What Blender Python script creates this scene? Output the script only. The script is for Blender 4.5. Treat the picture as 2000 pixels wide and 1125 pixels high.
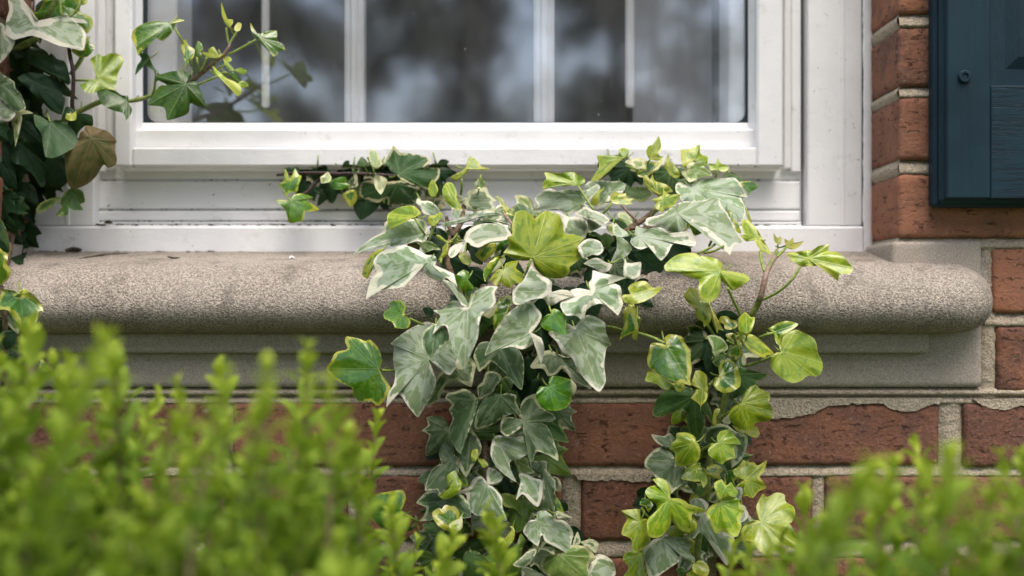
import bpy, math, random
import numpy as np
from mathutils import Vector, noise as mnoise

# ------------------------------------------------------------------ camera, sky, sun, exposure
for o in list(bpy.data.objects):
    bpy.data.objects.remove(o, do_unlink=True)
scene = bpy.context.scene
COL = scene.collection
S = 0.00048          # metres per photo pixel on the brick face
D = 1.10             # camera to brick face
HZ = 590.0           # photo row of the horizon
ZC = 1.0             # camera height

cam_data = bpy.data.cameras.new('camera')
cam = bpy.data.objects.new('camera', cam_data)
COL.objects.link(cam)
cam.location = (0, -D, ZC)
cam.rotation_euler = (math.radians(90), 0, 0)
cam_data.sensor_width = 36
cam_data.lens = 36 * D / (2000 * S)
cam_data.shift_y = (HZ - 562.5) / 2000
cam_data.clip_start = 0.02
cam_data.clip_end = 500
cam_data.dof.use_dof = True
cam_data.dof.focus_distance = D - 0.055
cam_data.dof.aperture_fstop = 2.8
scene.camera = cam

SUN_EL, SUN_AZ = 66.0, -16.0     # degrees; azimuth measured from straight out of the wall towards the left
world = bpy.data.worlds.new('World')
scene.world = world
world.use_nodes = True
wn = world.node_tree
for n in list(wn.nodes):
    wn.nodes.remove(n)
sky = wn.nodes.new('ShaderNodeTexSky')
sky.sky_type = 'NISHITA'
sky.sun_disc = False
sky.sun_elevation = math.radians(SUN_EL)
sky.sun_rotation = math.radians(180 + SUN_AZ)
sky.altitude = 0
sky.air_density = 1.0
sky.dust_density = 5.0
sky.ozone_density = 1.0
bg = wn.nodes.new('ShaderNodeBackground')
bg.inputs['Strength'].default_value = 0.14
wo = wn.nodes.new('ShaderNodeOutputWorld')
wn.links.new(sky.outputs[0], bg.inputs[0])
wn.links.new(bg.outputs[0], wo.inputs[0])

sun_data = bpy.data.lights.new('sun', 'SUN')
sun_data.energy = 1.1
sun_data.angle = math.radians(45)
sun_data.color = (1.0, 0.96, 0.90)
sun = bpy.data.objects.new('sun', sun_data)
COL.objects.link(sun)
e, a = math.radians(SUN_EL), math.radians(SUN_AZ)
sdir = Vector((-math.sin(a) * math.cos(e), -math.cos(a) * math.cos(e), math.sin(e)))
sun.rotation_euler = (-sdir).to_track_quat('-Z', 'Y').to_euler()
sun.location = sdir * 20

vs = scene.view_settings
vs.view_transform = 'Standard'
vs.look = 'None'
vs.exposure = 0.98
vs.gamma = 1.0
vs.use_curve_mapping = False
scene.render.engine = 'CYCLES'
scene.cycles.use_denoising = True
scene.cycles.max_bounces = 8
scene.cycles.transparent_max_bounces = 12
scene.cycles.sample_clamp_indirect = 6.0
scene.render.use_persistent_data = False

# ------------------------------------------------------------------ helpers
rng = random.Random(7)


def W(px, py, y):
    k = S * (D + y) / D
    return ((px - 1000) * k, y, ZC + (HZ - py) * k)


def Xp(px, y=0.0):
    return (px - 1000) * S * (D + y) / D


def Zp(py, y=0.0):
    return ZC + (HZ - py) * S * (D + y) / D


def obj(name, verts, faces, mat, parent=None, smooth=False, attrs=None, kind=None):
    me = bpy.data.meshes.new(name)
    me.from_pydata([tuple(v) for v in verts], [], faces)
    if mat is not None:
        me.materials.append(mat)
    if smooth:
        me.polygons.foreach_set('use_smooth', [True] * len(me.polygons))
    if attrs:
        for k, v in attrs.items():
            at = me.attributes.new(k, 'FLOAT', 'POINT')
            at.data.foreach_set('value', np.asarray(v, dtype=np.float32))
    me.update()
    o = bpy.data.objects.new(name, me)
    COL.objects.link(o)
    if parent is not None:
        o.parent = parent
    if kind:
        o['kind'] = kind
    return o


def tag(o, label, cat, group=None):
    o['label'] = label
    o['category'] = cat
    if group:
        o['group'] = group
    return o


def thing(name, label, cat, group=None):
    o = bpy.data.objects.new(name, None)
    o.empty_display_size = 0.05
    COL.objects.link(o)
    return tag(o, label, cat, group)


def bev_box(x0, x1, y0, y1, z0, z1, b=0.0012):
    """closed box with chamfered edges: verts, faces"""
    b = min(b, (x1 - x0) * .45, (y1 - y0) * .45, (z1 - z0) * .45)
    vs_, idx = [], {}
    for i, (xa, xi) in enumerate(((x0, x0 + b), (x1, x1 - b))):
        for j, (ya, yi) in enumerate(((y0, y0 + b), (y1, y1 - b))):
            for k, (za, zi) in enumerate(((z0, z0 + b), (z1, z1 - b))):
                for ax, p in enumerate(((xa, yi, zi), (xi, ya, zi), (xi, yi, za))):
                    idx[(i, j, k, ax)] = len(vs_)
                    vs_.append(p)
    f = []
    g = lambda i, j, k, a_: idx[(i, j, k, a_)]
    for i in (0, 1):
        f.append([g(i, 0, 0, 0), g(i, 1, 0, 0), g(i, 1, 1, 0), g(i, 0, 1, 0)][::(1 if i else -1)])
        f.append([g(0, i, 0, 1), g(1, i, 0, 1), g(1, i, 1, 1), g(0, i, 1, 1)][::(-1 if i else 1)])
        f.append([g(0, 0, i, 2), g(1, 0, i, 2), g(1, 1, i, 2), g(0, 1, i, 2)][::(1 if i else -1)])
    for i in (0, 1):
        for j in (0, 1):
            s = 1 if (i + j) % 2 == 0 else -1
            f.append([g(i, j, 0, 0), g(i, j, 0, 1), g(i, j, 1, 1), g(i, j, 1, 0)][::s])
            f.append([g(0, i, j, 1), g(0, i, j, 2), g(1, i, j, 2), g(1, i, j, 1)][::s])
            f.append([g(i, 0, j, 0), g(i, 0, j, 2), g(i, 1, j, 2), g(i, 1, j, 0)][::-s])
            for k in (0, 1):
                t = [g(i, j, k, 0), g(i, j, k, 1), g(i, j, k, 2)]
                f.append(t if (i + j + k) % 2 else t[::-1])
    return vs_, f


def pbox(name, px0, px1, py0, py1, yf, yb, mat, parent, b=0.0012):
    v, f = bev_box(Xp(px0, yf), Xp(px1, yf), yf, yb, Zp(py1, yf), Zp(py0, yf), b)
    return obj(name, v, f, mat, parent)


def rough_box(x0, x1, y0, y1, z0, z1, res, rad, amp, freq, seed, faces_keep=None):
    """box with rounded worn edges and a lumpy surface"""
    n = [max(2, int(round((q1 - q0) / res))) for q0, q1 in ((x0, x1), (y0, y1), (z0, z1))]
    lo, hi = np.array([x0, y0, z0]), np.array([x1, y1, z1])
    vs_, idx, f = [], {}, []

    def vid(c):
        if c not in idx:
            idx[c] = len(vs_)
            vs_.append([lo[q] + (hi[q] - lo[q]) * c[q] / n[q] for q in range(3)])
        return idx[c]
    for ax in range(3):
        u, w = [q for q in range(3) if q != ax]
        for side in (0, n[ax]):
            if faces_keep and (ax, 1 if side else 0) not in faces_keep:
                continue
            for i in range(n[u]):
                for j in range(n[w]):
                    q = []
                    for (di, dj) in ((0, 0), (1, 0), (1, 1), (0, 1)):
                        c = [0, 0, 0]
                        c[ax], c[u], c[w] = side, i + di, j + dj
                        q.append(vid(tuple(c)))
                    flip = (side == 0) ^ (ax == 1)
                    f.append(q[::-1] if flip else q)
    P = np.array(vs_)
    inner = np.clip(P, lo + rad, hi - rad)
    dv = P - inner
    ln = np.linalg.norm(dv, axis=1, keepdims=True) + 1e-12
    nd = dv / ln
    P = inner + nd * rad
    out = []
    for p, d in zip(P, nd):
        v = Vector(p)
        h = mnoise.noise((v + Vector((seed * 3.1, seed, 0))) * freq) + .5 * mnoise.noise((v + Vector((seed, 0, seed))) * freq * 2.7)
        edge = 1.0
        out.append(p + d * (h * amp - amp * .4))
    return out, f


def tube(pts, radii, sides=7, cap=True):
    pts = [Vector(p) for p in pts]
    vs_, f = [], []
    up = Vector((0.13, 0.9, 0.4)).normalized()
    for i, p in enumerate(pts):
        t = (pts[min(i + 1, len(pts) - 1)] - pts[max(i - 1, 0)])
        t = t.normalized() if t.length > 1e-9 else Vector((0, 0, 1))
        a_ = t.cross(up)
        if a_.length < 1e-3:
            a_ = t.cross(Vector((1, 0, 0)))
        a_.normalize()
        b_ = t.cross(a_)
        r = radii[i] if hasattr(radii, '__len__') else radii
        for s in range(sides):
            q = 2 * math.pi * s / sides
            vs_.append(p + (a_ * math.cos(q) + b_ * math.sin(q)) * r)
    for i in range(len(pts) - 1):
        for s in range(sides):
            s2 = (s + 1) % sides
            f.append([i * sides + s, i * sides + s2, (i + 1) * sides + s2, (i + 1) * sides + s])
    if cap:
        f.append(list(range(sides))[::-1])
        f.append([(len(pts) - 1) * sides + s for s in range(sides)])
    return vs_, f


def smooth_path(pts, n=4):
    pts = [np.array(p, float) for p in pts]
    if len(pts) < 3:
        return [pts[0] + (pts[-1] - pts[0]) * t for t in np.linspace(0, 1, n + 1)]
    P = [2 * pts[0] - pts[1]] + pts + [2 * pts[-1] - pts[-2]]
    out = []
    for i in range(1, len(P) - 2):
        p0, p1, p2, p3 = P[i - 1:i + 3]
        for k in range(n):
            t = k / n
            out.append(.5 * (2 * p1 + (p2 - p0) * t + (2 * p0 - 5 * p1 + 4 * p2 - p3) * t * t + (3 * p1 - p0 - 3 * p2 + p3) * t ** 3))
    out.append(pts[-1])
    return out


# ------------------------------------------------------------------ materials
class NT:
    def __init__(self, name):
        self.m = bpy.data.materials.new(name)
        self.m.use_nodes = True
        self.t = self.m.node_tree
        for n in list(self.t.nodes):
            self.t.nodes.remove(n)
        self.out = self.t.nodes.new('ShaderNodeOutputMaterial')

    def n(self, typ, **kw):
        nd = self.t.nodes.new('ShaderNode' + typ)
        for k, v in kw.items():
            if k.startswith('i_'):
                key = k[2:].replace('_', ' ')
                if key.isdigit():
                    key = int(key)
                self.set(nd.inputs[key], v)
            else:
                setattr(nd, k, v)
        return nd

    def set(self, sock, v):
        if hasattr(v, 'is_output') or isinstance(v, bpy.types.NodeSocket):
            self.t.links.new(v, sock)
        elif isinstance(v, (tuple, list)) and sock.type == 'RGBA' and len(v) == 3:
            sock.default_value = (*v, 1)
        else:
            sock.default_value = v

    def math(self, op, a_, b_=0.0, c=None, clamp=False):
        nd = self.t.nodes.new('ShaderNodeMath')
        nd.operation = op
        nd.use_clamp = clamp
        self.set(nd.inputs[0], a_)
        self.set(nd.inputs[1], b_)
        if c is not None:
            self.set(nd.inputs[2], c)
        return nd.outputs[0]

    def mix(self, f, a_, b_, blend='MIX'):
        nd = self.t.nodes.new('ShaderNodeMix')
        nd.data_type = 'RGBA'
        nd.blend_type = blend
        self.set(nd.inputs[0], f)
        self.set(nd.inputs[6], a_)
        self.set(nd.inputs[7], b_)
        return nd.outputs[2]

    def ramp(self, v, a_, b_, lo=0.0, hi=1.0, smooth=True):
        nd = self.t.nodes.new('ShaderNodeMapRange')
        nd.interpolation_type = 'SMOOTHSTEP' if smooth else 'LINEAR'
        self.set(nd.inputs[0], v)
        for i, q in zip((1, 2, 3, 4), (a_, b_, lo, hi)):
            self.set(nd.inputs[i], q)
        return nd.outputs[0]

    def noise(self, vec, scale, detail=3, rough=.55, dist=0.0):
        nd = self.t.nodes.new('ShaderNodeTexNoise')
        self.t.links.new(vec, nd.inputs['Vector'])
        nd.inputs['Scale'].default_value = scale
        nd.inputs['Detail'].default_value = detail
        nd.inputs['Roughness'].default_value = rough
        nd.inputs['Distortion'].default_value = dist
        return nd.outputs['Fac']

    def pos(self, scale=None):
        g = self.t.nodes.new('ShaderNodeNewGeometry').outputs['Position']
        if scale:
            m = self.t.nodes.new('ShaderNodeVectorMath')
            m.operation = 'MULTIPLY'
            self.t.links.new(g, m.inputs[0])
            m.inputs[1].default_value = scale
            return m.outputs[0]
        return g

    def attr(self, name):
        nd = self.t.nodes.new('ShaderNodeAttribute')
        nd.attribute_name = name
        return nd.outputs['Fac']

    def rand(self):
        return self.t.nodes.new('ShaderNodeObjectInfo').outputs['Random']

    def bump(self, h, strength, dist, normal=None):
        nd = self.t.nodes.new('ShaderNodeBump')
        nd.inputs['Strength'].default_value = strength
        nd.inputs['Distance'].default_value = dist
        self.t.links.new(h, nd.inputs['Height'])
        if normal is not None:
            self.t.links.new(normal, nd.inputs['Normal'])
        return nd.outputs[0]

    def bsdf(self, color, rough, normal=None, spec=.5, coat=0.0, coat_rough=.2, sub=None):
        nd = self.t.nodes.new('ShaderNodeBsdfPrincipled')
        self.set(nd.inputs['Base Color'], color)
        self.set(nd.inputs['Roughness'], rough)
        nd.inputs['Specular IOR Level'].default_value = spec
        nd.inputs['Coat Weight'].default_value = coat
        nd.inputs['Coat Roughness'].default_value = coat_rough
        if normal is not None:
            self.t.links.new(normal, nd.inputs['Normal'])
        return nd.outputs[0]

    def done(self, sh):
        self.t.links.new(sh, self.out.inputs[0])
        return self.m


def plain(name, color, rough=.6, spec=.5):
    t = NT(name)
    return t.done(t.bsdf(color, rough, spec=spec))


def mat_paint():
    t = NT('white_paint')
    p = t.pos()
    n1 = t.noise(p, 14, 4)
    n2 = t.noise(t.pos((60, 400, 900)), 1.0, 3)
    sp = t.noise(p, 260, 2, .5)
    sp2 = t.noise(p, 34, 2, .6)
    col = t.mix(t.ramp(n1, .35, .7), (.75, .75, .76), (.82, .82, .825))
    speck = t.math('MULTIPLY', t.ramp(sp, .70, .735), t.ramp(sp2, .52, .62))
    col = t.mix(speck, col, (.06, .055, .05))
    grime = t.ramp(t.noise(p, 45, 5, .75), .56, .78, 0, .42)
    col = t.mix(grime, col, (.34, .31, .27))
    h = t.math('ADD', t.math('MULTIPLY', n2, .5), t.math('MULTIPLY', t.noise(p, 120, 3), .8))
    chip = t.ramp(t.noise(p, 90, 3, .5, .4), .66, .69)
    h = t.math('SUBTRACT', h, t.math('MULTIPLY', chip, .35))
    return t.done(t.bsdf(col, .42, t.bump(h, .35, .0011)))


def mat_stone():
    t = NT('cast_stone')
    p = t.pos()
    g1 = t.noise(p, 540, 2, .7)
    g2 = t.noise(p, 800, 2, .5)
    big = t.noise(p, 9, 4)
    streak = t.noise(t.pos((14, 14, 5)), 3.0, 5, .7)
    col = t.mix(t.ramp(g1, .32, .68), (.140, .118, .098), (.48, .42, .35))
    col = t.mix(t.ramp(big, .35, .7, 0, .35), col, (.46, .42, .36))
    col = t.mix(t.ramp(streak, .48, .72, 0, .65), col, (.12, .108, .09))
    peb = t.ramp(t.noise(p, 210, 1, .4), .76, .80)
    col = t.mix(t.math('MULTIPLY', peb, .7), col, (.62, .55, .44))
    pit = t.ramp(g2, .30, .22)
    col = t.mix(t.math('MULTIPLY', pit, .7), col, (.07, .06, .05))
    h = t.math('ADD', t.math('MULTIPLY', g1, 1.0), t.math('MULTIPLY', g2, .5))
    return t.done(t.bsdf(col, .92, t.bump(h, 1.0, .0022), spec=.25))


def mat_smooth_stone():
    t = NT('mortar_dressed_stone')
    p = t.pos()
    g1 = t.noise(p, 700, 2, .6)
    big = t.noise(p, 22, 4)
    col = t.mix(t.ramp(g1, .3, .7), (.28, .24, .20), (.45, .395, .335))
    col = t.mix(t.ramp(big, .45, .75, 0, .35), col, (.27, .24, .195))
    return t.done(t.bsdf(col, .92, t.bump(g1, .6, .0008), spec=.25))


def mat_brick():
    t = NT('red_brick')
    p = t.pos()
    r = t.rand()
    zs = t.n('SeparateXYZ', i_0=p).outputs[2]
    n1 = t.noise(p, 30, 4, .6)
    n2 = t.noise(p, 260, 3, .6)
    crack = t.noise(t.pos((85, 85, 210)), 1.0, 5, .72, .5)
    pit = t.math('MULTIPLY', t.ramp(crack, .43, .36), t.ramp(t.noise(p, 45, 3), .38, .58))
    c1 = t.mix(r, (.150, .068, .046), (.360, .155, .085))
    c2 = t.mix(t.math('FRACT', t.math('MULTIPLY', r, 5.7)), (.090, .054, .046), (.290, .135, .085))
    col = t.mix(t.ramp(n1, .3, .7), c1, c2)
    col = t.mix(t.ramp(n2, .45, .75, 0, .45), col, (.37, .17, .105))
    col = t.mix(t.ramp(t.noise(p, 420, 2, .5), .70, .76, 0, .7), col, (.55, .42, .34))
    col = t.mix(t.math('MULTIPLY', pit, t.ramp(n1, .3, .65, .25, .75)), col, (.035, .024, .02))
    whit = t.math('MULTIPLY', t.ramp(t.noise(p, 55, 3, .6), .66, .74), .4)
    col = t.mix(whit, col, (.42, .36, .33))
    h = t.math('SUBTRACT', t.math('MULTIPLY', n2, .5), t.math('MULTIPLY', pit, 1.0))
    h = t.math('ADD', h, t.math('MULTIPLY', t.noise(p, 700, 2), .25))
    return t.done(t.bsdf(col, .88, t.bump(h, 1.0, .0026), spec=.25))


def mat_mortar():
    t = NT('mortar')
    p = t.pos()
    g = t.noise(p, 520, 2, .65)
    b = t.noise(p, 40, 4)
    col = t.mix(t.ramp(g, .3, .7), (.30, .25, .185), (.52, .445, .345))
    col = t.mix(t.ramp(b, .5, .75, 0, .4), col, (.30, .24, .175))
    cr = t.ramp(t.noise(p, 120, 4, .7, 1.2), .34, .28)
    col = t.mix(t.math('MULTIPLY', cr, .6), col, (.08, .07, .06))
    h = t.math('ADD', g, t.math('MULTIPLY', t.noise(p, 260, 3), 1.2))
    return t.done(t.bsdf(col, .95, t.bump(h, .9, .0014), spec=.2))


def mat_shutter(grain):
    t = NT('shutter_paint_' + grain)
    p = t.pos()
    if grain == 'across':
        v = t.pos((14, 14, 330))
    elif grain == 'along':
        v = t.pos((330, 330, 12))
    else:
        v = t.pos((200, 200, 60))
    g = t.noise(v, 1.0, 4, .6, .6)
    ridge = t.ramp(t.math('ABSOLUTE', t.math('SUBTRACT', g, .5)), .0, .035)
    fine = t.noise(p, 900, 2)
    col = t.mix(t.ramp(t.noise(p, 18, 4), .3, .7), (.0055, .021, .033), (.010, .032, .048))
    col = t.mix(t.ramp(fine, .72, .8, 0, .5), col, (.10, .13, .15))
    amt = {'across': .5, 'along': .05, 'none': .08}[grain]
    h = t.math('ADD', t.math('MULTIPLY', ridge, amt), t.math('MULTIPLY', fine, .12))
    return t.done(t.bsdf(col, .55, t.bump(h, .9, .0016), spec=.22))


def mat_glass():
    t = NT('window_glass')
    p = t.pos()
    g_ = t.n('NewGeometry')
    dt = t.n('VectorMath', operation='DOT_PRODUCT')
    t.t.links.new(g_.outputs['Normal'], dt.inputs[0])
    t.t.links.new(g_.outputs['Incoming'], dt.inputs[1])
    om = t.math('SUBTRACT', 1.0, t.math('ABSOLUTE', dt.outputs['Value']), clamp=True)
    fr = t.math('ADD', .20, t.math('MULTIPLY', t.math('POWER', om, 5.0), .80))
    gl = t.n('BsdfGlossy', i_Roughness=.05)
    gl.inputs['Color'].default_value = (.86, .93, 1, 1)
    tr = t.n('BsdfTransparent')
    mx = t.n('MixShader', i_0=fr, i_1=tr.outputs[0], i_2=gl.outputs[0])
    dust = t.math('MULTIPLY', t.ramp(t.noise(p, 300, 2, .5), .715, .76), t.ramp(t.noise(p, 60, 2), .48, .6))
    film = t.ramp(t.noise(t.pos((20, 20, 8)), 1.0, 5, .7), .35, .75, .015, .05)
    dif = t.n('BsdfDiffuse')
    dif.inputs['Color'].default_value = (.75, .75, .74, 1)
    mx2 = t.n('MixShader', i_0=t.math('MAXIMUM', t.math('MULTIPLY', dust, .7), film), i_1=mx.outputs[0], i_2=dif.outputs[0])
    return t.done(mx2.outputs[0])


# kind: centre, patch, margin, vein colour, margin width mm, patch amount, roughness, coat, translucency
LEAFK = {
    'v': ((.325, .395, .280), (.165, .245, .108), (.62, .61, .48), (.43, .49, .31), 1.6, .50, .50, .03, .10),
    'w': ((.125, .180, .098), (.050, .100, .030), (.41, .43, .26), (.27, .33, .16), 1.2, .50, .48, .03, .10),
    'q': ((.024, .064, .015), (.050, .092, .034), (.36, .34, .20), (.13, .20, .08), 1.3, .52, .5, .02, .08),
    'l': ((.215, .310, .075), (.120, .215, .035), (.50, .51, .27), (.36, .44, .17), 1.7, .48, .36, .15, .22),
    'L': ((.290, .385, .016), (.150, .260, .006), (.40, .45, .07), (.42, .50, .11), 1.2, .50, .30, .30, .20),
    'y': ((.270, .355, .014), (.140, .240, .006), (.39, .42, .05), (.38, .45, .08), 1.4, .50, .33, .2, .22),
    'o': ((.30, .33, .05), (.24, .26, .04), (.38, .37, .08), (.40, .42, .12), .9, .50, .4, .1, .3),
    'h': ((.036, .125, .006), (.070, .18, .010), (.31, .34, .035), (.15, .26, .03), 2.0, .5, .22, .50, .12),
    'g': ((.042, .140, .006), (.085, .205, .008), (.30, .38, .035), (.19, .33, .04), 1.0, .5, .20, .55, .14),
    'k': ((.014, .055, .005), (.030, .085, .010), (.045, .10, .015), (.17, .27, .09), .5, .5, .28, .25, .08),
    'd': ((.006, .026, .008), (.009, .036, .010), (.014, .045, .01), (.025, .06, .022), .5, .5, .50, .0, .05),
    'm': ((.030, .078, .016), (.050, .110, .022), (.16, .20, .06), (.12, .19, .07), .8, .5, .45, .05, .12),
    'M': ((.090, .185, .020), (.125, .235, .030), (.25, .33, .08), (.22, .31, .09), .8, .5, .40, .1, .2),
    'e': ((.045, .105, .036), (.036, .085, .028), (.07, .125, .045), (.18, .25, .11), .6, .5, .5, .03, .1),
    'b': ((.070, .074, .022), (.105, .085, .034), (.125, .09, .04), (.20, .155, .075), 3.0, .52, .55, .02, .12),
}


def mat_leaf(k):
    c1, c2, c3, cv, mw, pa, rough, coat, trans = LEAFK[k]
    t = NT('ivy_leaf_' + k)
    p = t.pos()
    r = t.rand()
    edge, vd, al, sd = t.attr('edge'), t.attr('vein'), t.attr('along'), t.attr('perp')
    comb = t.n('CombineXYZ')
    t.set(comb.inputs[0], t.math('MULTIPLY', al, .06))
    t.set(comb.inputs[1], t.math('MULTIPLY', sd, .15))
    t.set(comb.inputs[2], t.math('MULTIPLY', r, 50.0))
    streak = t.noise(comb.outputs[0], 1.0, 3, .5, .9)
    col = t.mix(t.ramp(streak, pa - .035, pa + .035), c1, c2)
    fine = t.noise(p, 900, 2, .6)
    col = t.mix(t.ramp(fine, .3, .7, 0, .22), col, tuple(q * .62 for q in c1))
    # side veins running forward from the main ones
    sec = t.math('FRACT', t.math('MULTIPLY', t.math('SUBTRACT', al, t.math('MULTIPLY', vd, .85)), .135))
    secm = t.ramp(t.math('ABSOLUTE', t.math('SUBTRACT', sec, .5)), .0, .07, 1, 0)
    secm = t.math('MULTIPLY', secm, t.ramp(vd, 9.0, 2.0, .04, .22))
    veinm = t.math('MULTIPLY', t.ramp(vd, .10, .70, 1, 0), .50)
    vm = t.math('MAXIMUM', veinm, secm)
    col = t.mix(vm, col, cv)
    mn = t.noise(p, 190, 3, .65)
    wid = t.math('MULTIPLY', t.ramp(t.noise(p, 26, 2), .30, .72, .22, 2.7), t.math('MULTIPLY', t.ramp(t.math('FRACT', t.math('MULTIPLY', r, 13.7)), 0, 1, .65, 1.5, False), mw))
    em = t.ramp(t.math('ADD', edge, t.math('MULTIPLY', t.math('SUBTRACT', mn, .5), mw * 2.2)), t.math('SUBTRACT', wid, .55), t.math('ADD', wid, .45), 1, 0)
    col = t.mix(em, col, c3)
    spots = t.math('MULTIPLY', t.ramp(t.noise(p, 520, 1, .5), .755, .785), .75)
    col = t.mix(spots, col, (.04, .03, .02))
    val = t.n('HueSaturation')
    t.set(val.inputs['Hue'], t.ramp(t.math('FRACT', t.math('MULTIPLY', r, 7.3)), 0, 1, .488, .512, False))
    t.set(val.inputs['Value'], t.ramp(r, 0, 1, .84, 1.12, False))
    t.set(val.inputs['Color'], col)
    col = val.outputs[0]
    h = t.math('ADD', t.math('MULTIPLY', vm, -.5), t.math('MULTIPLY', t.noise(p, 110, 2), 1.3))
    h = t.math('ADD', h, t.math('MULTIPLY', fine, .05))
    nb = t.bump(h, .6, .0012)
    rg = t.ramp(t.noise(p, 60, 3), .3, .7, rough - .07, rough + .10)
    sh = t.bsdf(col, rg, nb, spec=.22 if k in 'dkembq' else .32 if k in 'vw' else .5, coat=coat, coat_rough=.14)
    tl = t.n('BsdfTranslucent')
    t.set(tl.inputs['Color'], t.mix(.55, col, (.40, .50, .05)))
    mx = t.n('MixShader', i_0=trans, i_1=sh, i_2=tl.outputs[0])
    return t.done(mx.outputs[0])


def mat_stem(name, c1, c2, rough=.6):
    t = NT(name)
    p = t.pos()
    n = t.noise(p, 300, 4, .6)
    col = t.mix(t.ramp(n, .35, .65), c1, c2)
    return t.done(t.bsdf(col, rough, t.bump(n, .5, .0008), spec=.3))


def mat_box_leaf():
    t = NT('boxwood_leaf')
    y = t.attr('young_lit')
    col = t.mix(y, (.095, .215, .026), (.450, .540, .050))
    n = t.noise(t.pos(), 160, 2)
    col = t.mix(t.ramp(n, .3, .7, 0, .3), col, (.06, .16, .02))
    sh = t.bsdf(col, .55, spec=.25)
    tl = t.n('BsdfTranslucent')
    t.set(tl.inputs['Color'], t.mix(.5, col, (.35, .5, .03)))
    mx = t.n('MixShader', i_0=.35, i_1=sh, i_2=tl.outputs[0])
    return t.done(mx.outputs[0])


M = dict(paint=mat_paint(), stone=mat_stone(), stone2=mat_smooth_stone(), brick=mat_brick(), mortar=mat_mortar(),
         sh_a=mat_shutter('across'), sh_l=mat_shutter('along'), sh_n=mat_shutter('none'), glass=mat_glass(),
         gasket=plain('black_gasket', (.008, .016, .022), .45), gap=plain('dark_joint', (.02, .018, .016), .9),
         woody=mat_stem('woody_stem', (.075, .045, .028), (.19, .135, .085), .8),
         darkstem=mat_stem('dark_stem', (.022, .012, .012), (.06, .035, .03), .5),
         greenstem=mat_stem('green_stem', (.12, .16, .035), (.21, .25, .07), .45),
         pinkstem=mat_stem('pinkish_stem', (.21, .13, .095), (.33, .24, .19), .5),
         petiole=mat_stem('petiole', (.15, .22, .035), (.26, .33, .08), .4),
         box=mat_box_leaf())
for k_ in LEAFK:
    M['leaf_' + k_] = mat_leaf(k_)

# ------------------------------------------------------------------ ground and room
t_ = NT('lawn')
pn = t_.noise(t_.pos(), 6, 5, .7)
M['lawn'] = t_.done(t_.bsdf(t_.mix(pn, (.035, .065, .015), (.075, .11, .03)), .9, t_.bump(pn, .6, .02)))
g = obj('ground', [(-60, -90, 0), (60, -90, 0), (60, .1, 0), (-60, .1, 0)], [[0, 1, 2, 3]], M['lawn'], kind='structure')

M['room'] = plain('room_wall', (.10, .10, .105), .9)
x0, x1, y0, y1, z0, z1 = -.75, .55, .165, 2.6, .6, 2.4
v = [(x0, y0, z0), (x1, y0, z0), (x1, y1, z0), (x0, y1, z0), (x0, y0, z1), (x1, y0, z1), (x1, y1, z1), (x0, y1, z1)]
obj('room', v, [[0, 1, 2, 3], [4, 7, 6, 5], [3, 2, 6, 7], [0, 3, 7, 4], [1, 5, 6, 2]], M['room'], kind='structure')

# ------------------------------------------------------------------ brick wall
wall = thing('brick_wall', 'red brick house wall with pale tooled mortar joints around the window', 'wall')
CORE = .0075
XR, XL = Xp(1762), Xp(-14)          # mortar faces of the two jambs
XA, XB = -1.6, 1.6
ZS = Zp(757)                        # underside of the sill
ZT = Zp(-900)                       # window head


def core(x0, x1, z0, z1):
    v, f = bev_box(x0, x1, CORE, .26, z0, z1, .001)
    obj('mortar_bed', v, f, M['mortar'], wall)


core(XA, XB, 0.0, ZS - .0005)
core(XR, XB, ZS, ZT)
core(XA, XL, ZS, ZT)
core(XA, XB, ZT + .0005, 2.7)

rows_low = [(788, 912, [-900, -440, -3, 441, 905, 1395, 1859, 2300, 2750]),
            (931, 1056, [-1000, -640, -205, 235, 690, 1117, 1601, 2060, 2500, 2950]),
            (1089, 1212, [-900, -440, 10, 450, 900, 1392, 1850, 2300, 2760])]
top = 1230
while Zp(top + 125) > .01:
    off = 0 if len(rows_low) % 2 else 230
    rows_low.append((top, top + 125, [-1000 + off + 460 * q for q in range(9)]))
    top += 145
rows_side = [(-109 - 144 * q, 27 - 18 - 144 * q) for q in range(0, 6)]
bricks = []
for py0, py1, js in rows_low:
    for i in range(len(js) - 1):
        hj = 11 if not (js[i + 1] == 1859) else 23
        hl = 11 if js[i] != 1859 else 23
        if js[i] == 1117:
            hl = 18
        hr = 18 if js[i + 1] == 1117 else hj
        bricks.append((js[i] + hl, js[i + 1] - hr, py0 + rng.uniform(-2, 2), py1 + rng.uniform(-2, 2), 0))
# jamb and side rows: py0, py1, lengths
side = [(340, 465), (190, 313), (52, 169), (-90, 27)] + [(-90 - 144 * q, 27 - 144 * q) for q in range(1, 6)]
for i, (py0, py1) in enumerate(side):
    ends = [1755, 2205, 2660] if i % 2 == 0 else [1755, 1975, 2430, 2880]
    for k in range(len(ends) - 1):
        bricks.append((ends[k] + (10 if k else 0), ends[k + 1] - 10, py0, py1, 1 if k == 0 else 0))
    ends = [-7, -460, -910] if i % 2 == 0 else [-7, -230, -680, -1130]
    for k in range(len(ends) - 1):
        bricks.append((ends[k + 1] + 10, ends[k] - (10 if k else 0), py0, py1, 2 if k == 0 else 0))
for py0, py1, xr in ((485, 612, 1938), (637, 767, 1947)):
    for k in range(3):
        bricks.append((xr + 445 * k, xr + 445 * k + 425, py0, py1, 0))
    xl = -205
    for k in range(3):
        bricks.append((xl - 445 * k - 425, xl - 445 * k, py0, py1, 0))
for q in range(4):
    py1 = -915 - 145 * q
    for k in range(8):
        bx = -1000 + 455 * k + (220 if q % 2 else 0)
        bricks.append((bx + 10, bx + 445, py1 - 125, py1, 0))
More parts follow.
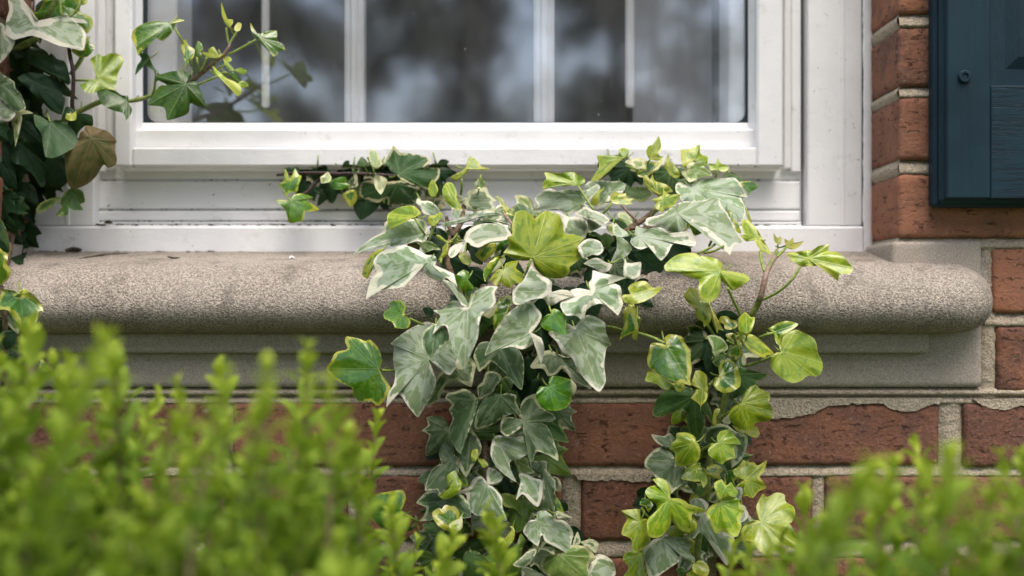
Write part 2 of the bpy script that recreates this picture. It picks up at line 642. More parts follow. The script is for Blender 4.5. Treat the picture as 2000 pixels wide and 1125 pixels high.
for bi, (a0, a1, py0, py1, jamb) in enumerate(bricks):
    inview = -250 < a1 and a0 < 2250 and py1 > -150 and py0 < 1250
    jy = rng.uniform(-.0008, .0008)
    x0, x1, z0, z1 = Xp(a0), Xp(a1), Zp(py1), Zp(py0)
    yb = .098 if jamb else .06
    if inview:
        keep = [(0, 0), (0, 1), (1, 0), (2, 0), (2, 1)]
        v, f = rough_box(x0, x1, jy, yb, z0, z1, .0045, .0042, .0010, 95, bi * .37, keep)
        sm = True
    else:
        v, f = bev_box(x0, x1, jy, yb, z0, z1, .003)
        sm = False
    o = obj('brick', v, f, M['brick'], wall, smooth=sm)

# tooled mortar in the joints of the part one sees: bed joints slope outwards towards the brick below
def mortar_strip(px0, px1, py0, py1, slope=True, vertical=False, seed=0.0, bulge=.0):
    nx = max(2, int((px1 - px0) / 5))
    nz = max(3, int((py1 - py0) / 4))
    v, f = [], []
    for j in range(nz + 1):
        t = j / nz
        for i in range(nx + 1):
            s_ = i / nx
            x, z = Xp(px0 + (px1 - px0) * s_), Zp(py0 + (py1 - py0) * t)
            if vertical:
                d = .0035 + .0025 * (abs(s_ - .5) * 2) ** 4
            elif slope:
                d = .0075 - .0058 * min(1, t * 1.5) ** .7 + .004 * max(0, (t - .9) * 10)
            else:
                d = .003
            d += bulge * math.sin(math.pi * min(1, max(0, t))) * -1
            d += .0013 * mnoise.noise(Vector((x, z, seed)) * 160) + .0008 * mnoise.noise(Vector((x, z, seed + 4)) * 420)
            v.append((x, d, z))
    for j in range(nz):
        for i in range(nx):
            q = j * (nx + 1) + i
            f.append([q, q + nx + 1, q + nx + 2, q + 1])
    return obj('mortar_joint', v, f, M['mortar'], wall, smooth=True)


mortar_strip(-300, 2300, 909, 934, seed=1)
mortar_strip(-300, 2300, 1053, 1092, seed=2)
mortar_strip(-300, 2300, 756, 774, seed=3, bulge=.002)
mortar_strip(-300, 2300, 774, 791, seed=4)
mortar_strip(1837, 1883, 780, 918, vertical=True, seed=5)
mortar_strip(1099, 1136, 926, 1060, vertical=True, seed=6)
mortar_strip(1588, 1614, 926, 1060, vertical=True, seed=7)
mortar_strip(429, 453, 780, 918, vertical=True, seed=8)
mortar_strip(678, 702, 926, 1060, vertical=True, seed=9)
mortar_strip(1919, 1950, 466, 780, vertical=True, seed=10)
mortar_strip(1757, 2300, 463, 487, seed=11)
mortar_strip(1925, 2300, 611, 639, seed=12)
mortar_strip(1758, 1990, 311, 342, seed=13)
mortar_strip(1758, 1990, 167, 192, seed=14)
mortar_strip(1758, 1990, 25, 54, seed=15)


def jamb_strip(py0, py1, seed):
    v, f = [], []
    n1, n2 = 14, 6
    for i in range(n1 + 1):
        for j in range(n2 + 1):
            y = .003 + .09 * i / n1
            t = j / n2
            z = Zp(py0 + (py1 - py0) * t)
            x = Xp(1761) - .0035 * math.sin(math.pi * t) + .001 * mnoise.noise(Vector((y, z, seed)) * 150)
            v.append((x, y, z))
    for i in range(n1):
        for j in range(n2):
            q = i * (n2 + 1) + j
            f.append([q, q + n2 + 1, q + n2 + 2, q + 1])
    obj('mortar_joint', v, f, M['mortar'], wall, smooth=True)


for q, (a0, a1) in enumerate(((25, 54), (167, 192), (311, 342), (463, 490))):
    jamb_strip(a0, a1, q * 3.3)


# mortar smeared over the top edge of the brick right of the ivy
def slab(name, pts, y0, y1, mat, parent, jitter=0.0):
    dense = []
    for i in range(len(pts)):
        (xa, ya), (xb, yb_) = pts[i], pts[(i + 1) % len(pts)]
        k = max(1, int(math.hypot(xb - xa, yb_ - ya) / 4))
        for q in range(k):
            w = 1.0 if ya > 782 or yb_ > 782 else 0
            x_, y_ = xa + (xb - xa) * q / k, ya + (yb_ - ya) * q / k
            dense.append((x_ + 2.0 * w * mnoise.noise(Vector((x_ * .13, y_ * .13, 1))), y_ + 3.2 * w * mnoise.noise(Vector((x_ * .10, y_ * .10, 7)))))
    pts = dense
    n = len(pts)
    v = []
    for y in (y0, y1):
        for (a, b) in pts:
            v.append((Xp(a), y, Zp(b)))
    f = [list(range(n))[::-1], [n + q for q in range(n)]]
    for i in range(n):
        j = (i + 1) % n
        f.append([i, j, n + j, n + i])
    o = obj(name, v, f, mat, parent)
    return o


smear = [(1470, 778), (1840, 778), (1834, 789), (1818, 790), (1800, 796), (1788, 803), (1770, 804), (1748, 801), (1735, 795), (1722, 787),
         (1690, 788), (1660, 789), (1640, 792), (1622, 791), (1606, 797), (1590, 806), (1566, 812), (1540, 815), (1508, 818), (1470, 812)]
slab('mortar_smear', smear, -.0011, .004, M['mortar'], wall)
slab('mortar_smear', [(1900, 780), (2060, 778), (2040, 790), (1990, 793), (1960, 801), (1935, 797), (1915, 790)], -.0010, .004, M['mortar'], wall)
slab('mortar_smear', [(1120, 926), (1300, 926), (1290, 940), (1240, 941), (1200, 937), (1160, 939), (1130, 936)], -.0009, .004, M['mortar'], wall)

# ------------------------------------------------------------------ stone sill
ZM = Zp(HZ)  # camera height


def zz(q):
    return ZC + q


def build_sill():
    prof = [(.125, .0585), (.085, .0517), (.06, .0475), (.03, .0423), (.012, .0393), (0.0, .0370), (-.010, .0346), (-.019, .0314), (-.027, .0272),
            (-.034, .0222), (-.040, .0165), (-.0445, .0103), (-.0475, .0040), (-.0490, -.0025), (-.0485, -.0085), (-.0462, -.0142), (-.0420, -.0195),
            (-.0360, -.0240), (-.0285, -.0270), (-.0205, -.0284), (-.0150, -.0286), (-.0005, -.0288)]
    pp = smooth_path([(a, b, 0) for a, b in prof], 2)
    xl, xr = Xp(-170, -.02), Xp(1931, -.002)
    xs = list(np.arange(xl, xr - .04, .0045)) + list(xr - .04 + .04 * np.sin(np.linspace(0, math.pi / 2, 16)))
    lug = Xp(1692, .085)
    v, f = [], []
    for x in xs:
        u = max(0, (x - (xr - .040)) / .040, ((xl + .040) - x) / .040)
        k = math.sqrt(max(0, 1 - u * u))
        for (y, z, _) in pp:
            yy, z2 = y, z
            if y < 0:
                yy = y * (k if k > .02 else .02)
                z2 = .004 + (z - .004) * (.15 + .85 * k)
            else:
                s_ = min(1, max(0, (x - lug) / .024))
                s_ = s_ * s_ * (3 - 2 * s_)
                z2 = z + (.0572 - z) * s_ * (1 if y > .002 else 0)
                if s_ > 0 and y <= .002:
                    z2 = .004 + (z - .004) * (.15 + .85 * k)
            h = .00055 * mnoise.noise(Vector((x, yy, z2)) * 70) + .0004 * mnoise.noise(Vector((x, yy, z2)) * 210)
            v.append((x, yy - h, zz(z2 + h * .6)))
    m = len(pp)
    for i in range(len(xs) - 1):
        for j in range(m - 1):
            q = i * m + j
            f.append([q, q + 1, q + m + 1, q + m])
    return v, f


def merge(parts):
    V, F = [], []
    for v, f in parts:
        o = len(V)
        V += [tuple(q) for q in v]
        F += [[i + o for i in q] for q in f]
    return V, F


sill = obj('stone_sill', *build_sill(), M['stone'], smooth=True)
tag(sill, 'grey cast stone window sill with a rounded nose running under the white window', 'window sill')
XLUG = Xp(1918, -.001)
XLL = Xp(-185)
body = rough_box(XLL, XLUG, -.0012, .12, zz(-.0800), zz(.0335), .006, .0015, .0004, 60, 3.0, [(0, 0), (0, 1), (1, 0), (2, 0)])
obj('base_block', *body, M['stone2'], sill, smooth=True)
lugb = rough_box(Xp(1742), XLUG - .0003, -.0016, .085, zz(.02), zz(.0568), .004, .0022, .0004, 80, 9.0)
obj('end_block', *lugb, M['stone2'], sill, smooth=True)
lugb = rough_box(XLL + .0003, Xp(0), -.0016, .085, zz(.02), zz(.0568), .006, .0022, .0004, 80, 5.0)
obj('end_block', *lugb, M['stone2'], sill, smooth=True)
fil = rough_box(XLL + .05, Xp(1815, -.012), -.0125, .002, zz(-.0475), zz(-.0265), .004, .0016, .0004, 90, 6.0, [(0, 0), (0, 1), (1, 0), (2, 0), (2, 1)])
obj('fillet_band', *fil, M['stone2'], sill, smooth=True)

# ------------------------------------------------------------------ window
win = thing('window', 'white painted window with storm frame and narrow glazing bars above the stone sill', 'window')
TOP = -860
P_ = M['paint']


def wp(name, a0, a1, b0, b1, yf, yb=.15, b=.0014, parent=win, mat=None):
    return pbox(name, a0, a1, b0, b1, yf, yb, mat or P_, parent, b)


# outer casing, right and left
wp('casing_board', 1578, 1684, TOP, 441, .083)
wp('casing_moulding', 1641, 1651, TOP, 441, .0820, .084, b=.0009)
wp('casing_board', 66, 184, TOP, 441, .083)
wp('casing_moulding', 126.5, 136, TOP, 441, .0820, .084, b=.0009)
wp('frame_head', 50, 1690, TOP - 40, TOP - 1, .083)
wp('bottom_rail', 52, 1689, 441.5, 497, .0805, b=.0022)


def wavy_strip(name, a_of, b_of, py0, py1, y, mat, parent, n=90):
    v, f = [], []
    for i in range(n + 1):
        py = py0 + (py1 - py0) * i / n
        xa, xb = a_of(py), b_of(py)
        w = .0014 * mnoise.noise(Vector((0, py * .05, 2))) + .0008 * mnoise.noise(Vector((0, py * .16, 5)))
        ring = [(xa, y + .02), (xa, y + .0006), (xa * .8 + xb * .2, y + w), (xa * .35 + xb * .65, y - w * .7), (xb, y + .0012), (xb, y + .02)]
        for (px, yy) in ring:
            v.append(W(px, py, yy))
    m = 6
    for i in range(n):
        for j in range(m - 1):
            q = i * m + j
            f.append([q, q + 1, q + m + 1, q + m])
    obj(name, v, f, mat, parent, smooth=True)


wob = lambda py, k: 5.0 * mnoise.noise(Vector((k, py * .016, 0))) + 2.4 * mnoise.noise(Vector((k, py * .09, 3)))
wavy_strip('caulk_bead', lambda p: 1684.4 + max(0, 1.1 + wob(p, 1.0) * .5), lambda p: 1704 + wob(p, 9.0) * .4, -300, 491, .0822, P_, win, 300)
wavy_strip('caulk_bead', lambda p: 46, lambda p: 65.4 - max(0, 1.5 + wob(p, 5.0) * .5), -300, 491, .0822, P_, win, 300)
wp('joint_backing', 1676, 1712, TOP, 500, .0905, .16, mat=M['gap'])
wp('joint_backing', 36, 70, TOP, 500, .0905, .16, mat=M['gap'])
wp('joint_backing', 1556, 1584, TOP, 441, .106, .16, mat=M['gap'])
wp('joint_backing', 178, 196, TOP, 441, .106, .16, mat=M['gap'])
# stepped boards under the storm frame
wp('joint_backing', 186, 1566, 330, 446, .1035, .16)
wp('sub_sill_board', 188, 1564, 354, 408.5, .0985)
wp('sub_sill_board', 188.5, 1563.5, 326, 351.5, .1010)
wp('sub_sill_board', 190, 1563.5, 411.5, 431.5, .0965)
wp('sub_sill_moulding', 187, 1566, 433.5, 438, .093, b=.002)
wp('sub_sill_board', 186, 1567, 439, 444, .088)
# frame jambs beside the storm sash
for side_ in (0, 1):
    mir = (lambda q: q) if side_ else (lambda q: 1752 - q)
    for nm, a0, a1, yf in (('frame_jamb', 1531, 1545, .0925), ('frame_jamb', 1545.1, 1565, .0950)):
        p0, p1 = sorted((mir(a0), mir(a1)))
        wp(nm, p0, p1, TOP, 336 if nm == 'frame_jamb' and a0 > 1540 else 330, yf)
# storm sash: stiles, rails and the inner glazing bead
storm = bpy.data.objects.new('storm_sash', None)
COL.objects.link(storm)
storm.parent = win
wp('stile', 1478.5, 1530, TOP, 325, .0700, .12, .002, storm)
wp('stile', 222, 257, TOP, 325, .0700, .12, .002, storm)
wp('rail', 257.5, 1478, 287, 325, .0706, .12, .002, storm)
wp('drip_edge', 232, 1526, 325.3, 330, .0780, .12, .001, storm)


def bead(name, pts_outer, pts_inner, yo, yi, parent):
    v = [W(a, b, yo) for a, b in pts_outer] + [W(a, b, yi) for a, b in pts_inner]
    n = len(pts_outer)
    v += [W(a, b, .115) for a, b in pts_inner]
    f = []
    for i in range(n - 1):
        f.append([i, i + 1, n + i + 1, n + i])
        f.append([n + i, n + i + 1, 2 * n + i + 1, 2 * n + i])
    obj(name, v, f, P_, parent)


wp('glazing_rail', 257.2, 1478.3, 252, 286.7, .0830, .12, .0015, storm)
bead('glazing_bead', [(257, TOP), (257, 286)], [(279, TOP), (279, 240)], .078, .0925, storm)
bead('glazing_bead', [(1478.6, 286), (1478.6, TOP)], [(1461, 240), (1461, TOP)], .078, .0925, storm)
bead('glazing_bead', [(1478.6, 286), (257, 286)][::-1], [(1461, 240), (279, 240)][::-1], .0829, .0925, storm)


# rounded gasket around the pane
def gasket():
    out, inn = [], []
    L, Rr, B, r = 288.5, 1455.5, 238.5, 20
    inn = [(L, TOP)] + [(L + r - r * math.cos(q), B - r + r * math.sin(q)) for q in np.linspace(0, math.pi / 2, 8)] + \
          [(Rr - r + r * math.sin(q), B - r + r * math.cos(q)) for q in np.linspace(0, math.pi / 2, 8)] + [(Rr, TOP)]
    out = [(268, TOP)] + [(268, 252)] * 8 + [(1470, 252)] * 8 + [(1470, TOP)]
    n = len(inn)
    v = [W(a, b, .0940) for a, b in out] + [W(a, b, .0940) for a, b in inn] + [W(a, b, .0985) for a, b in inn]
    f = []
    for i in range(n - 1):
        f.append([i, n + i, n + i + 1, i + 1])
        f.append([n + i, 2 * n + i, 2 * n + i + 1, n + i + 1])
    obj('gasket', v, f, M['gasket'], storm)


gasket()
v, f = bev_box(Xp(262, .097), Xp(1476, .097), .0970, .1000, Zp(250, .097), Zp(TOP, .097), .0003)
obj('pane', v, f, M['glass'], win)
# inner sash with two glazing bars
sash = bpy.data.objects.new('inner_sash', None)
COL.objects.link(sash)
sash.parent = win
wp('stile', 255, 345, TOP, 300, .1060, .165, .002, sash)
wp('stile', 1424, 1490, TOP, 300, .1060, .165, .002, sash)
wp('rail', 346, 1423, 243, 300, .1060, .165, .002, sash)
for c, hw in ((691, 19), (1063, 20)):
    wp('glazing_bar', c - hw, c + hw, TOP, 242.5, .1055, .130, .0030, sash)
    wp('glazing_bar_ridge', c - 7, c + 7, TOP, 242, .1020, .1053, .0022, sash)
# slim white rods hanging inside
rod = wp('blind_rod', 510, 525, TOP, 209, .1400, .146, .002, None)
tag(rod, 'slim white blind rod behind the glass near the ivy shoot', 'blind rod')
rod = wp('blind_rod', 1222, 1239, TOP, 209, .1400, .146, .002, None)
tag(rod, 'slim white blind rod behind the glass at the edge of the curtain', 'blind rod')
# net curtain
t_ = NT('net_curtain')
nb_ = t_.noise(t_.pos((500, 500, 500)), 1.0, 2)
sh_ = t_.bsdf((.50, .52, .56), .9, t_.bump(nb_, .3, .001))
tl_ = t_.n('BsdfTranslucent')
tl_.inputs['Color'].default_value = (.7, .7, .72, 1)
mx_ = t_.n('MixShader', i_0=.4, i_1=sh_, i_2=tl_.outputs[0])
M['curtain'] = t_.done(mx_.outputs[0])
v, f = [], []
nx, nz = 60, 12
for j in range(nz + 1):
    for i in range(nx + 1):
        px = 1236 + 154 * i / nx
        y = .190 + .0015 * math.sin(i * .21) + .0006 * math.sin(i * .53 + 1) + .003 * math.sin(j * .5)
        v.append(W(px, TOP + (300 - TOP) * j / nz, y))
for j in range(nz):
    for i in range(nx):
        q = j * (nx + 1) + i
        f.append([q, q + nx + 1, q + nx + 2, q + 1])
tag(obj('net_curtain', v, f, M['curtain'], None, smooth=True), 'pale net curtain hanging inside behind the glass', 'curtain')


def screw(px, py, y, r, mat, parent, name):
    v, f = [], []
    prof = [(1.0, 0), (1.0, .35), (.85, .5), (.55, .5), (.5, .3), (0.02, .28)]
    n = 14
    c = W(px, py, y)
    for (rr, hh) in prof:
        for i in range(n):
            q = 2 * math.pi * i / n
            v.append((c[0] + r * rr * math.cos(q), c[1] - r * hh, c[2] + r * rr * math.sin(q)))
    for j in range(len(prof) - 1):
        for i in range(n):
            k = (i + 1) % n
            f.append([j * n + i, j * n + k, (j + 1) * n + k, (j + 1) * n + i])
    return obj(name, v, f, mat, parent, smooth=False)


def ledge_dirt(rows, seed):
    rr_ = random.Random(seed)
    V, F = [], []
    for (a0, a1, py, y, n, rmax) in rows:
        for _ in range(n):
            px = a0 + (a1 - a0) * rr_.random() ** 1.3
            c = Vector(W(px, py + rr_.uniform(-1.2, .6), y + rr_.uniform(-.0012, .001)))
            r = rmax * rr_.random() ** 2 + .00025
            ln = r * rr_.uniform(1, 5)
            v_, f_ = tube([c + Vector((-ln, 0, 0)), c + Vector((-ln * .4, -r * .3, r * .3)), c + Vector((ln * .5, 0, r * .2)), c + Vector((ln, 0, 0))],
                          [r * .3, r * rr_.uniform(.6, 1), r * rr_.uniform(.5, 1), r * .3], 5)
            o_ = len(V)
            V += v_
            F += [[i + o_ for i in q] for q in f_]
    obj('ledge_dirt', V, F, debris_mat, win, smooth=True, kind='stuff')


debris_mat = mat_stem('dry_debris', (.025, .02, .016), (.10, .075, .05), .9)
ledge_dirt([(186, 900, 439.5, .0872, 80, .0008), (188, 1200, 432.6, .0945, 60, .0006), (1100, 1566, 440, .0872, 70, .0008),
            (52, 420, 494.0, .0795, 170, .0016), (420, 1690, 493.0, .0795, 50, .0006), (190, 1560, 352.7, .1000, 40, .0006), (190, 1560, 410, .0975, 40, .0005)], 3)
screw(1556, 287, .0975, .0030, P_, win, 'screw')

# ------------------------------------------------------------------ shutter
shut = thing('shutter', 'dark blue panelled wooden shutter fixed to the brick beside the window', 'shutter')
SX0 = .3890
SY = -.0345


def sb(name, x0, x1, z0, z1, yf, yb, mat, b=.0015):
    v, f = bev_box(x0, x1, yf, yb, z0, z1, b)
    return obj(name, v, f, mat, shut)


zb, zt = Zp(401, SY), ZC + .80
xs1 = Xp(1935, SY)
xe = SX0 + .36
# stepped edge mouldings round the back
sb('edge_moulding', SX0, SX0 + .36, zb, zt, -.0180, -.0015, M['sh_n'], .003)
sb('edge_moulding', SX0 + .0030, xe - .003, zb + .0030, zt - .003, -.0265, -.0178, M['sh_n'], .0030)
sb('stile', SX0 + .0060, xs1, zb + .0062, zt - .006, SY, -.0150, M['sh_l'], .0012)
sb('stile', xe - .0640, xe - .006, zb + .0062, zt - .006, SY, -.0150, M['sh_l'], .0012)
zr = Zp(167, SY)
sb('rail', xs1 + .0003, xe - .0643, zb + .0062, zr, SY + .0003, -.0150, M['sh_a'], .0008)
sb('rail', xs1 + .0003, xe - .0643, zt - .11, zt - .006, SY + .0003, -.0150, M['sh_a'], .0008)
# sunk field with a bevelled raised panel
px0, px1, pz0, pz1 = xs1 + .0004, xe - .0645, zr + .0004, zt - .1104
bw = .0265
ring0 = [(px0, -.0225, pz0), (px1, -.0225, pz0), (px1, -.0225, pz1), (px0, -.0225, pz1)]
ring1 = [(px0 + bw, -.0315, pz0 + bw), (px1 - bw, -.0315, pz0 + bw), (px1 - bw, -.0315, pz1 - bw), (px0 + bw, -.0315, pz1 - bw)]
ring2 = [(a_, -.0345, c_) for (a_, b_, c_) in [(px0 + bw, 0, pz0 + bw), (px1 - bw, 0, pz0 + bw), (px1 - bw, 0, pz1 - bw), (px0 + bw, 0, pz1 - bw)]]
# hollow: the border slopes back from the frame to a groove, then the field steps forward
ring0 = [(a_, -.0205, c_) for (a_, b_, c_) in ring0]
ring1 = [(a_, -.0305, c_) for (a_, b_, c_) in ring1]
ring2 = [(a_, -.0255, c_) for (a_, b_, c_) in ring2]
v = ring0 + ring1 + ring2
f = []
for i in range(4):
    j = (i + 1) % 4
    f.append([i, j, 4 + j, 4 + i])
    f.append([4 + i, 4 + j, 8 + j, 8 + i])
f.append([8, 9, 10, 11])
obj('panel', v, f, M['sh_n'], shut)
screw(1883, 150, SY, .0058, M['sh_n'], shut, 'bolt_cap')

# ------------------------------------------------------------------ crumbs on the sill
white_mat = plain('bird_lime', (.62, .62, .6), .8)


def sill_pt(px, py):
    """point of the sill surface seen at a photo pixel (top wash and nose)"""
    tab = [(488, .0830), (500, .042), (513, 0.0), (523, -.0130), (540, -.0262), (560, -.0375), (590, -.0475), (620, -.0482), (640, -.041)]
    return W(px, py, np.interp(py, [q[0] for q in tab], [q[1] for q in tab]) - .0008)


def crumb(name, pts, r, mat, label, cat):
    pts = [sill_pt(*q) for q in pts]
    pts = [(p_[0], p_[1] - r * .6, p_[2] + r * .6) for p_ in pts]
    P2 = smooth_path(pts, 4)
    n = len(P2)
    rr = [r * (.35 + .65 * math.sin(math.pi * (i + .6) / (n + .2))) * (1 + .4 * mnoise.noise(Vector(p_) * 900)) for i, p_ in enumerate(P2)]
    tag(obj(name, *tube(P2, rr, 6), mat, None, smooth=True), label, cat)


crumb('leaf_stain', [(424, 522), (413, 532), (404, 546), (396, 566)], .0016, debris_mat, 'dark shrivelled leaf scrap on the rounded front of the sill', 'leaf scrap')
crumb('twig', [(292, 548), (290, 560), (289, 570)], .0006, debris_mat, 'tiny dark twig lying on the sill below the left casing', 'twig')
crumb('twig', [(328, 502), (340, 505), (352, 504)], .0009, debris_mat, 'short grey twig on the sill near the white bottom rail', 'twig')
crumb('twig', [(155, 506), (185, 501), (215, 497), (250, 496)], .0008, debris_mat, 'thin dark root strand along the foot of the white rail', 'twig')
crumb('dirt_clump', [(130, 492), (142, 490), (160, 491)], .0024, debris_mat, 'dark dirt clump at the foot of the white rail near the left end', 'dirt')
crumb('seed_husk', [(565, 507), (570, 503), (575, 507)], .0013, white_mat, 'small white and black husk on the sill', 'husk')
crumb('dirt_clump', [(205, 437), (212, 436), (220, 437)], .0020, debris_mat, 'dark crumb on the ledge of the white frame', 'dirt')

